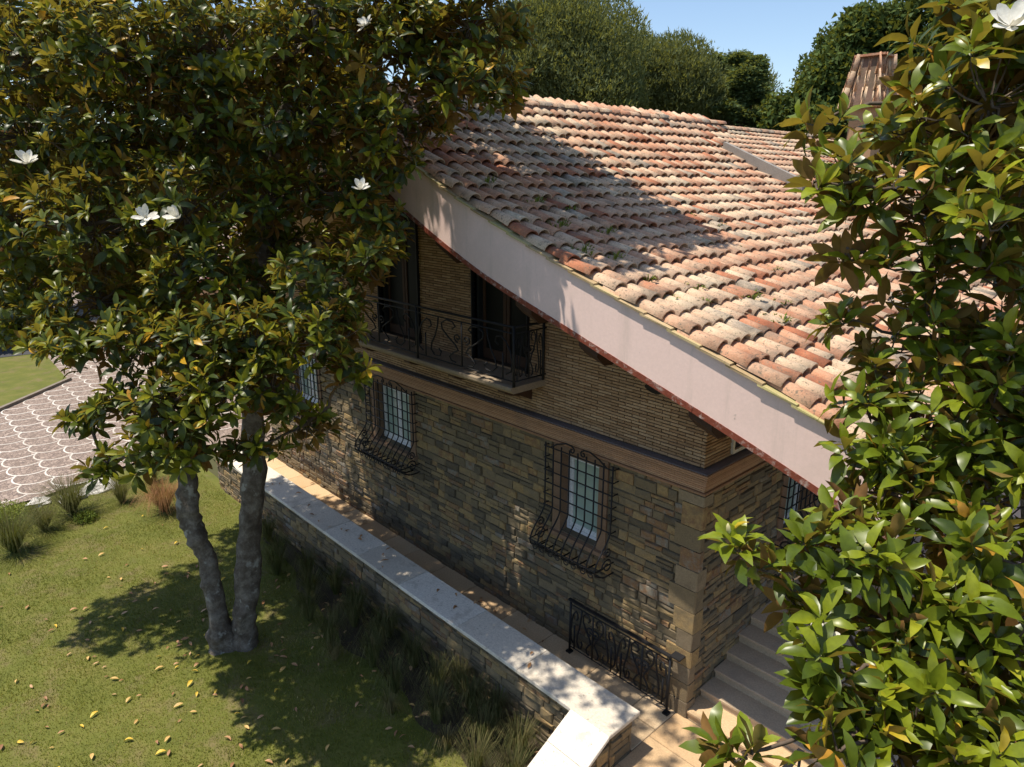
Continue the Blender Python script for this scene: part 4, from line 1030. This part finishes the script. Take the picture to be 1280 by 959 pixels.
LEFT = [(-7.57, -5.47, 9.21, 0.9), (-6.15, -4.76, 9.12, 0.8), (-5.55, -3.75, 9.26, 0.9), (-4.5, -2.91, 9.33, 0.8), (-3.7, -2.1, 9.23, 0.75), (-2.77, -1.67, 9.35, 0.45), (-2.49, -1.65, 8.68, 0.4), (-3.15, -1.76, 8.64, 0.45),
        (-8.04, -5.65, 8.2, 0.9), (-6.57, -4.9, 8.06, 0.8), (-5.83, -3.86, 8.28, 0.8), (-4.85, -2.93, 8.38, 0.8), (-3.81, -2.33, 8.25, 0.65), (-7.24, -6.06, 7.01, 0.8), (-6.13, -5.37, 6.93, 0.8), (-5.38, -4.48, 7.13, 0.7),
        (-5.42, -3.22, 7.32, 0.6), (-4.71, -2.47, 7.33, 0.6), (-3.87, -2.2, 7.65, 0.35), (-8.17, -6.0, 5.92, 0.7), (-6.16, -5.5, 5.98, 0.6), (-5.06, -4.49, 6.32, 0.6), (-3.77, -3.45, 6.25, 0.55), (-3.62, -2.86, 6.53, 0.4),
        (-5.65, -5.79, 5.45, 0.45), (-4.96, -5.3, 5.59, 0.55), (-4.25, -4.87, 5.54, 0.55), (-3.8, -4.35, 5.64, 0.55), (-3.25, -3.77, 5.64, 0.5), (-3.08, -3.46, 5.21, 0.3), (-5.0, -5.68, 4.82, 0.35), (-4.17, -5.35, 4.94, 0.45),
        (-3.73, -4.84, 5.03, 0.45), (-3.54, -4.32, 5.07, 0.45), (-4.46, -5.62, 4.31, 0.4), (-3.95, -5.22, 4.35, 0.3), (-3.7, -4.54, 4.24, 0.3), (-3.66, -3.83, 4.4, 0.3), (-5.18, -5.94, 3.96, 0.2),
        (-11.43, -3.93, 9.99, 1.3), (-9.24, -1.89, 9.28, 1.3), (-11.41, -4.37, 7.1, 1.2), (-7.65, -0.75, 9.76, 1.1), (-10.75, -6.67, 8.99, 1.2), (-10.23, -7.15, 6.56, 1.1), (-8.64, -3.12, 12.03, 1.4), (-10.96, -4.91, 11.85, 1.3), (-6.37, -1.59, 11.72, 1.3),
        (-4.6, .5, 12.4, 1.25), (-6.2, .6, 12.6, 1.2), (-3.5, -.3, 12.0, 1.0), (-7.9, .2, 12.6, 1.1), (-3.0, -1.6, 11.8, .9), (-4.8, -1.6, 12.4, 1.2), (-3.4, .7, 12.3, .8), (-3.3, -4.2, 11.2, .75), (-2.5, -3.9, 11.3, .7), (-4.4, -4.6, 11.6, .9), (-5.6, -4.8, 11.6, .9), (-6.9, -4.9, 11.8, .9), (-3.7, -3.4, 10.9, .6), (-2.9, -3.1, 11.0, .5), (-8.2, -4.6, 12.0, 1.0), (-9.6, -4.4, 11.0, 1.0),
        (-10.67, -4.92, 10.01, 0.85), (-10.42, -5.16, 8.84, 0.85), (-10.16, -5.39, 7.67, 0.85), (-9.91, -5.62, 6.5, 0.85), (-9.65, -3.84, 10.02, 0.85), (-9.4, -4.07, 8.85, 0.85), (-9.14, -4.3, 7.68, 0.85), (-8.89, -4.53, 6.5, 0.85), (-8.63, -2.75, 10.02, 0.85), (-8.38, -2.98, 8.85, 0.85), (-8.12, -3.21, 7.68, 0.85), (-7.87, -3.44, 6.51, 0.85), (-7.09, -1.92, 9.92, 0.85), (-6.85, -2.14, 8.8, 0.85), (-6.61, -2.36, 7.67, 0.85), (-6.37, -2.59, 6.55, 0.85), (-6.21, -0.97, 9.92, 0.6), (-5.96, -1.19, 8.8, 0.6), (-5.72, -1.42, 7.68, 0.6), (-5.48, -1.64, 6.56, 0.6), (-3.75, -1.55, 9.21, 0.5), (-2.8, -1.1, 9.33, 0.35), (-2.56, -1.18, 8.54, 0.22), (-3.72, -1.61, 8.29, 0.35), (-3.8, -1.76, 9.57, 0.5), (-7.24, -5.92, 5.55, 0.5), (-6.72, -4.55, 5.69, 0.6), (-5.73, -3.49, 5.69, 0.55), (-8.73, -6.13, 5.23, 0.5), (-4.77, -4.19, 5.24, 0.5), (-4.61, -5.06, 4.56, 0.4), (-5.79, -5.91, 4.46, 0.25), (-3.98, -3.02, 5.64, 0.4), (-4.22, -2.14, 6.89, 0.3), (-6.26, -6.11, 5.5, 0.3)]
stems_left = [[(-6.75, -4.28, -.75, .33), (-6.8, -4.28, -.1, .23), (-7.13, -4.23, 1.04, .20), (-7.45, -4.38, 1.9, .23), (-7.48, -4.2, 3.05, .18), (-7.3, -4.1, 5.2, .16), (-7.1, -3.9, 7.6, .13), (-6.9, -3.7, 10.2, .09), (-6.6, -3.2, 12, .05)],
              [(-6.62, -3.98, -.75, .30), (-6.6, -3.9, .2, .24), (-6.78, -3.45, 2.1, .25), (-6.86, -3.2, 4.1, .23), (-6.5, -3.0, 6.4, .18), (-5.9, -2.6, 8.8, .13), (-5.2, -1.7, 11.2, .07), (-4.8, -1.2, 12.2, .04)]]
magL, tipsL = magnolia("magnolia_tree", "large twin-trunked magnolia standing on the lawn, shading the gable and balcony", stems_left, LEFT, 128, .225, 'leaf', 3, 300, 2.6)
for i, (p, sz) in enumerate((((-6.16, -6.0, 7.68), .17), ((-4.8, -5.12, 7.05), .16), ((-4.42, -4.87, 7.05), .17), ((-3.37, -3.0, 7.38), .14), ((-4.85, -3.52, 8.07), .11), ((-3.47, -2.75, 9.28), .13), ((-5.15, -4.67, 7.55), .10))):
    flower(magL, np.array(p), sz, (.35 + .3 * math.sin(i * 2.1), -.4 + .3 * math.cos(i * 1.7), .8), 50 + i)

RIGHT = [(2.45, -3.2, 7.86, 0.12), (2.58, -3.5, 7.5, 0.08), (2.66, -3.2, 7.55, 0.22), (3.0, -2.5, 8.6, 0.2), (2.98, -2.67, 8.36, 0.4), (2.85, -2.71, 7.87, 0.35), (3.28, -2.97, 7.96, 0.4), (2.91, -3.13, 7.44, 0.33),
         (3.23, -2.92, 7.48, 0.38), (3.56, -3.24, 7.36, 0.3), (2.74, -3.3, 7.1, 0.13), (3.03, -3.07, 7.01, 0.22), (3.33, -2.86, 7.02, 0.35), (2.72, -3.08, 6.62, 0.14), (2.99, -3.02, 6.46, 0.16), (3.28, -2.83, 6.51, 0.33), (3.59, -2.77, 6.6, 0.33),
         (3.01, -3.41, 6.2, 0.16), (3.25, -3.17, 6.15, 0.28), (3.56, -3.0, 6.14, 0.35), (3.13, -3.53, 5.95, 0.2), (3.01, -3.21, 6.32, 0.16), (3.23, -3.43, 5.95, 0.2), (3.28, -3.61, 5.76, 0.18), (3.16, -3.59, 5.77, 0.12), (3.46, -3.6, 5.67, 0.22), (3.22, -4.01, 5.68, 0.12), (3.8, -3.6, 5.56, 0.3), (3.72, -3.91, 5.4, 0.26), (4.1, -4.14, 4.97, 0.28), (3.75, -4.27, 5.17, 0.26), (3.64, -4.63, 4.97, 0.2), (3.85, -4.44, 4.9, 0.25), (3.77, -3.13, 6.03, 0.3), (3.46, -3.18, 5.95, 0.26), (3.59, -3.0, 6.4, 0.28), (3.15, -3.01, 6.77, 0.24), (3.31, -2.9, 7.7, 0.3), (2.98, -2.8, 8.04, 0.26), (3.26, -2.73, 8.23, 0.3), (3.34, -3.1, 5.73, 0.22), (3.76, -3.25, 5.76, 0.3), (2.9, -4.56, 5.55, 0.13), (3.05, -4.45, 5.43, 0.2), (3.2, -4.24, 5.55, 0.24),
         (3.41, -4.15, 5.61, 0.24), (3.43, -4.41, 5.3, 0.26), (3.15, -4.31, 5.16, 0.14), (3.59, -4.08, 5.32, 0.25), (3.55, -3.33, 5.4, 0.18), (3.84, -3.94, 5.38, 0.3), (4.07, -4.01, 5.35, 0.28), (3.5, -4.7, 5.16, 0.16), (3.68, -4.42, 5.01, 0.25),
         (3.9, -4.2, 4.98, 0.27), (3.65, -4.92, 4.98, 0.15), (3.85, -4.63, 4.83, 0.25), (4.12, -4.45, 4.91, 0.25), (3.37, -5.22, 4.98, 0.09), (3.26, -5.22, 4.9, 0.05), (3.47, -2.26, 8.09, 0.5), (3.73, -2.38, 7.16, 0.5), (4.01, -2.85, 6.07, 0.5),
         (4.21, -3.27, 5.31, 0.5), (3.1, -2.3, 9.1, 0.35), (3.18, -2.09, 8.86, 0.5), (3.1, -1.6, 7.75, 0.4), (3.35, -1.7, 6.1, 0.4), (3.57, -1.92, 5.07, 0.5), (3.68, -2.78, 4.2, 0.45), (3.5, -1.5, 6.9, 0.4)]
stems_right = [[(4.3, -2.0, -.6, .22), (4.25, -2.05, 1.5, .18), (4.1, -2.2, 3.6, .14), (3.8, -2.2, 5.4, .11), (3.5, -2.1, 7.0, .08), (3.2, -2.1, 8.6, .04)]]
magR, tipsR = magnolia("magnolia_tree", "glossy bright green magnolia rising in front of the roof eave and steps", stems_right, RIGHT, 110, .205, 'leaf_sunny', 5, 300, 3.0, 2, (.007, .012))
flower(magR, np.array((3.45, -3.49, 8.22)), .12, (.2, -.6, .7), 90); flower(magR, np.array((3.40, -4.62, 5.30)), .085, (-.3, -.4, .8), 91)
bud_b = MB(); prof_ = [(0, .006), (.01, .014), (.03, .019), (.055, .015), (.075, .004)]
bud_b.tube([(0, 0, z) for z, _ in prof_], [r_ for _, r_ in prof_], 7, .5); bud_me = bud_b.mesh("flower_bud", 'bud', True)
rr_ = random.Random(4)
for tree, tips, n_b in ((magR, tipsR, 34), (magL, tipsL, 26)):
    for k in rr_.sample(range(len(tips)), n_b):
        p, a = tips[k]; place("flower_bud", bud_me, Matrix.Translation(p + a * .01) @ Vector(a).to_track_quat('Z', 'Y').to_matrix().to_4x4(), tree)

# ---------------------------------------------------------------- sedges, rocks, fallen leaves
def tuft(name, label, x, y, R_, H_, n, mat, seed, group=None, tlo=0, thi=.7):
    r = np.random.default_rng(seed); b = MB(); z0 = float(lawn_height(np.array(x), np.array(y))) + .01
    for i in range(n):
        a = r.uniform(0, 6.28); d = np.array([math.cos(a), math.sin(a), 0]); s = np.array([-d[1], d[0], 0]); L = r.uniform(.65, 1.05); st = r.uniform(.25, 1.0)
        base = np.array([x, y, z0]) + d * r.uniform(0, .06); w = r.uniform(.003, .0055); V = []
        for t, hz in ((0, 0), (.3, .55), (.65, .9), (1, .9 - .5 * st)):
            p = base + d * R_ * st * L * t + np.array([0, 0, H_ * L * hz]); q = w * (1 - .85 * t); V += [p - s * q, p + s * q]
        b.add(V, [(0, 1, 3, 2), (2, 3, 5, 4), (4, 5, 7, 6)], r.uniform(tlo, thi))
    o = b.build(name, mat); return tag(o, label, "ornamental grass", group)
G1 = "sedges in the shaded bed along the parapet"; LB = "dark green sedge tuft in the shaded bed below the stone parapet"
spots = [(-8.9, -2.2), (-7.9, -2.05), (-7.2, -2.35), (-6.5, -2.75), (-5.7, -2.25), (-5.5, -2.85), (-4.9, -2.2), (-4.5, -2.6), (-4.0, -2.1), (-3.7, -2.7), (-3.2, -2.2), (-2.7, -2.6), (-2.5, -2.05), (-1.9, -2.35), (-1.4, -2.1), (-9.9, -2.0), (-1.6, -2.75), (-6.9, -1.95), (-5.0, -1.95), (-3.0, -1.9), (-2.1, -1.95), (-8.4, -2.5), (-6.0, -2.0), (-1.1, -2.5)]
for i, (x, y) in enumerate(spots): tuft("sedge", LB, x, y, .52, .62, 300, 'tuft', i, G1, 0, .8)
for i, (x, y) in enumerate(((-5.1, -3.0), (-3.35, -3.0), (-6.1, -2.45), (-2.2, -2.8))):
    tuft("sedge", "straw-brown sedge tuft at the edge of the shaded planting bed", x, y, .32, .36, 150, 'tuft', 30 + i, "brown sedges at the bed edge", .6, 1)
tuft("sedge", "round bronze-orange sedge on the open lawn near the patterned driveway", -13.0, -3.3, 1.05, .8, 800, 'tuft_bronze', 60)
tuft("sedge", "broad grey-green sedge spilling over the rocks by the driveway", -14.5, -5.0, 1.3, .95, 700, 'tuft', 61, None, .1, .6)
tuft("sedge", "dense dark sedge at the outer edge of the lawn", -13.3, -6.4, 1.25, .95, 700, 'tuft', 62, None, 0, .5)
tuft("sedge", "pale upright sedge between the rocks and the bronze tuft", -14.4, -3.9, .8, .75, 320, 'tuft', 63, None, .3, .8)
tuft("sedge", "small green sedge behind the bronze tuft near the drive", -15.2, -2.9, .6, .5, 260, 'tuft', 64, None, .2, .7)
tuft("sedge", "low sedge hugging the outer lawn beside the dense one", -14.0, -5.7, .9, .7, 340, 'tuft', 65, None, .2, .7)
# yellow-green shrub by the drive
def shrub(name, label, x, y, R_, H_, n, mat, seed, tlo=.5, thi=1):
    r = np.random.default_rng(seed); b = MB()
    for i in range(n):
        d = r.normal(0, 1, 3); d[2] = abs(d[2]); d /= np.linalg.norm(d); q = r.random() ** .4
        p = np.array([x, y, LAWN_Z]) + d * np.array([R_, R_, H_]) * q; e = r.normal(0, 1, 3); e /= np.linalg.norm(e); f = np.cross(e, r.normal(0, 1, 3)); f /= np.linalg.norm(f)
        b.add([p, p + e * .03 + f * .013, p + e * .06, p + e * .03 - f * .013], [(0, 1, 2, 3)], r.uniform(tlo, thi))
    return tag(b.build(name, mat), label, "shrub")
shrub("shrub", "low yellow-green shrub at the lawn corner beside the cobbled drive", -15.0, -6.4, .8, .55, 3200, 'weed', 1)
shrub("shrub", "small silvery-green shrub in front of the pale rocks", -13.9, -4.85, .3, .25, 800, 'weed', 2, .2, .7)
for i, (x, y, s, lb) in enumerate(((-15.5, -4.75, .3, "flat pale rock edging the lawn by the drive"), (-15.7, -4.1, .36, "largest white rock between sedges and driveway"), (-15.75, -5.5, .25, "pale rock half hidden by the yellow shrub"))):
    r = np.random.default_rng(i); b = MB(); V = []
    for k in range(5):
        for m in range(9):
            th = m / 9 * 6.283; ph = -.2 + k / 4 * 1.7; rr = s * (1 + r.normal(0, .22)); V.append((x + rr * math.cos(ph) * math.cos(th), y + rr * 1.2 * math.cos(ph) * math.sin(th), LAWN_Z + rr * .55 * math.sin(ph)))
    V.append((x, y, LAWN_Z + s * .52)); Fq = [(k * 9 + m, k * 9 + (m + 1) % 9, k * 9 + 9 + (m + 1) % 9, k * 9 + 9 + m) for k in range(4) for m in range(9)] + [(36 + m, 36 + (m + 1) % 9, 45) for m in range(9)]
    b.add(V, Fq); tag(b.build("rock", 'rock'), lb, "rock")
fl = []
for k in range(8):
    V_ = LV.copy(); V_[:, 2] = V_[:, 2] * (1 + .6 * math.sin(k * 2.1)) + .25 * V_[:, 1] * math.sin(k * 1.7) + .12; fl.append(np_mesh("fallen_leaf", V_, LF, np.full(len(V_), (k + .5) / 8), 'dead_leaf', True))
rf = random.Random(21); cnt = 0
while cnt < 190:
    x, y = rf.uniform(-13.5, -2.0), rf.uniform(-8.6, -2.6)
    if rf.random() > math.exp(-((x + 7.2) ** 2 / 10 + (y + 5.3) ** 2 / 5)) * 1.1 * (.35 + .65 * (math.sin(x * 2.3) * math.cos(y * 2.9) > -.1)) + .06: continue
    L = rf.uniform(.07, .15); z = float(lawn_height(np.array(x), np.array(y))) + .025
    m4 = Matrix.Translation((x, y, z)) @ Matrix.Rotation(rf.uniform(0, 6.28), 4, 'Z') @ Matrix.Rotation(rf.gauss(0, .25), 4, 'X') @ Matrix.Diagonal((L, L, L, 1))
    o = place("fallen_leaf", fl[rf.choice((0, 1, 2, 3, 4, 5, 6, 6, 7, 7))], m4); tag(o, "dry curled magnolia leaf lying on the grass", "leaf", "fallen leaves on the lawn"); cnt += 1
for k in range(45):
    x = rf.uniform(-8.5, -1.0); y = rf.uniform(-3.3, -1.85); L = rf.uniform(.07, .15)
    m4 = Matrix.Translation((x, y, float(lawn_height(np.array(x), np.array(y))) + .045)) @ Matrix.Rotation(rf.uniform(0, 6.28), 4, 'Z') @ Matrix.Rotation(rf.gauss(0, .3), 4, 'X') @ Matrix.Diagonal((L, L, L, 1))
    tag(place("fallen_leaf", fl[rf.randrange(7)], m4), "dry brown leaf lying among the sedges in the shaded bed", "leaf", "fallen leaves in the planting bed")
for k in range(46):
    onp = rf.random() < .55; x = rf.uniform(-11.5, -1.6); y = rf.uniform(-.95, -.15) if onp else rf.uniform(-1.68, -1.12); z = (PZ if onp else CT) + .012; L = rf.uniform(.08, .16)
    m4 = Matrix.Translation((x, y, z)) @ Matrix.Rotation(rf.uniform(0, 6.28), 4, 'Z') @ Matrix.Diagonal((L, L, L, 1)); o = place("fallen_leaf", fl[rf.randrange(6)], m4)
    if onp: tag(o, "dry brown leaf lying on the paved path by the house", "leaf", "fallen leaves on the path")
    else: tag(o, "dry brown leaf lying on the pale parapet coping", "leaf", "fallen leaves on the coping")

# ---------------------------------------------------------------- background trees
def far_tree(name, label, base, crown_c, radii, n, size, mat, seed, lobes=9, style='leaf', trunk_r=.35, group=None):
    r = np.random.default_rng(seed); root = empty(name, base); tag(root, label, "tree", group)
    base = np.array(base, float); cc = np.array(crown_c, float); rad = np.array(radii, float)
    b = MB(); top = cc + np.array([0, 0, rad[2] * .2]); b.tube(bez(base - np.array([0, 0, .3]), (base + top) / 2 + r.normal(0, .3, 3), top, 7), list(np.linspace(trunk_r, trunk_r * .35, 7)), 8); b.build("trunk", 'twig', root, True)
    lc = []
    for k in range(lobes):
        d = r.normal(0, 1, 3); d[2] = abs(d[2]) * (1 if style != 'cedar' else .4) * (1 if style != 'leaf' or k % 3 else -.8); d /= np.linalg.norm(d); lc.append((cc + d * rad * r.uniform(.35, .72), rad * r.uniform(.32, .55)) if style != 'leaf' else (cc + d * rad * r.uniform(.3, .95), rad * r.uniform(.2, .4)))
        if style == 'cedar':
            q = (k + .5) / lobes * 2 - 1; sp_ = (1 - .42 * (q + 1)) * r.uniform(.3, .75); az_ = r.uniform(0, 6.28); lc[-1] = (cc + np.array([math.cos(az_) * rad[0] * sp_, math.sin(az_) * rad[1] * sp_, q * rad[2]]), np.array([rad[0], rad[1], rad[2]]) * r.uniform(.28, .42) * (1 - .62 * (q + 1) / 2))
        lb = MB(); lb.tube(bez(base + (cc - base) * .8, (base + (cc - base) * .8 + lc[-1][0]) / 2, lc[-1][0], 4), [trunk_r * .35, trunk_r * .25, trunk_r * .15, .04], 5); lb.build("limb", 'twig', root)
    k = r.integers(0, lobes, n); D = r.normal(0, 1, (n, 3)); D /= np.linalg.norm(D, axis=1)[:, None]
    Cc = np.array([c for c, _ in lc])[k]; Rd = np.array([q for _, q in lc])[k]
    if style == 'pine': D[:, 2] = np.where(D[:, 2] < -.15, -D[:, 2], D[:, 2])
    if style == 'cedar':
        Rd = Rd * np.array([1.25, 1.25, .16]); tier = r.random(n)
    P_ = Cc + D * Rd * (r.random(n) ** .3)[:, None]
    m = 5 if style == 'pine' else 3; VV = []; TT = []
    for q in range(m):
        if style == 'pine': e = D * .5 + np.array([0, 0, .8]) + r.normal(0, .55, (n, 3))
        elif style == 'cedar': e = D * np.array([1, 1, .2]) + r.normal(0, .5, (n, 3)) * np.array([1, 1, .35])
        else: e = r.normal(0, 1, (n, 3))
        e /= np.linalg.norm(e, axis=1)[:, None]; f = np.cross(e, r.normal(0, 1, (n, 3))); f /= np.linalg.norm(f, axis=1)[:, None]
        s = size * r.uniform(.6, 1.2, (n, 1)); o = P_ + r.normal(0, size * .5, (n, 3)); wd = .16 if style == 'pine' else (.3 if style == 'cedar' else .42)
        VV.append(np.stack([o - f * s * wd, o + f * s * wd, o + e * s], 1)); TT.append(np.clip(r.normal(.5, .22, n), 0, 1))
    V_ = np.concatenate(VV).reshape(-1, 3); T_ = np.repeat(np.concatenate(TT), 3)
    link("crown", np_mesh("crown", V_, np.arange(len(V_)).reshape(-1, 3), T_, mat), root)
    return root
GZ = LAWN_Z
far_tree("umbrella_pine", "broad umbrella pine with the widest dome behind the roof ridge", (-30.7, 28, GZ), (-30.8, 28.2, 12.0), (7.4, 7.4, 6.6), 52000, .30, 'pine', 1, 30, 'pine', .5)
far_tree("umbrella_pine", "umbrella pine with a rounder crown between the broad pine and the cedar", (-29.6, 37.5, GZ), (-29.8, 37.5, 12.0), (6.4, 6.4, 6.4), 44000, .30, 'pine', 2, 26, 'pine', .45)
far_tree("umbrella_pine", "lower pine filling the gap beside the tiered cedar", (-29.5, 46, GZ), (-29.5, 46, 11), (6.4, 6.4, 6.2), 30000, .30, 'pine', 3, 22, 'pine', .45)
far_tree("cedar_tree", "dark cedar with flat layered tiers behind the far roof", (-23.5, 41.2, GZ), (-23.5, 41.2, 10.4), (4.6, 4.6, 5.6), 22000, .3, 'cedar', 4, 40, 'cedar', .4)
far_tree("cedar_tree", "slimmer cedar spire poking above the tiered one", (-27.6, 44.0, GZ), (-27.6, 44, 12.5), (1.8, 1.8, 4.2), 3500, .35, 'cedar', 5, 22, 'cedar', .3)
far_tree("leafy_tree", "tall dense leafy tree behind the tiled chimney", (-16.4, 42, GZ), (-16.4, 42, 12.8), (4.4, 4.4, 5.0), 20000, .34, 'broad', 6, 34, 'leaf', .4)
far_tree("leafy_tree", "leafy tree beyond the chimney seen through the glossy magnolia leaves", (-9.5, 42, GZ), (-9.5, 42, 13.5), (5, 5, 5.6), 14000, .36, 'broad', 7, 30, 'leaf', .4)
far_tree("leafy_tree", "mid-height leafy tree beside the cedar at the end of the roof", (-20.2, 44, GZ), (-19.6, 46, 9.0), (3.6, 3.6, 4.0), 14000, .34, 'broad', 8, 26, 'leaf', .4)
for i, (x, y, zc_, R_, lb) in enumerate(((-46, 3, 6, 6, "dark leafy tree shading the road beyond the far lawn"), (-50, -9, 6, 6.5, "broad dark tree over the road at the far lawn's end"), (-40, 14, 7, 6, "dark tree behind the bend of the drive"), (-36, 24, 7, 6, "dark tree between the drive and the pines"))):
    far_tree("leafy_tree", lb, (x, y, GZ), (x, y, zc_), (R_, R_, 5.5), 6500, .5, 'broad', 20 + i, 26, 'leaf', .4)
for i, (x, y, R_, lb) in enumerate(((-19, 4.5, 3.0, "dark bush tree close behind the villa's hidden side"), (-23.5, 3.6, 3.2, "dense dark bush tree along the drive behind the trunks"), (-28.5, 4.6, 3.4, "round dark bush tree further along the drive"), (-34, 3.8, 3.6, "dark bush tree where the drive meets the road"), (-39, -3.5, 3.6, "dark bush tree past the far lawn by the road"), (-17.5, 10, 3.2, "tall dark bush tree behind the gable's far side"))):
    far_tree("leafy_tree", lb, (x, y, GZ), (x, y, 3.4), (R_, R_, 3.6), 7000, .3, 'broad', 40 + i, 24, 'leaf', .25)
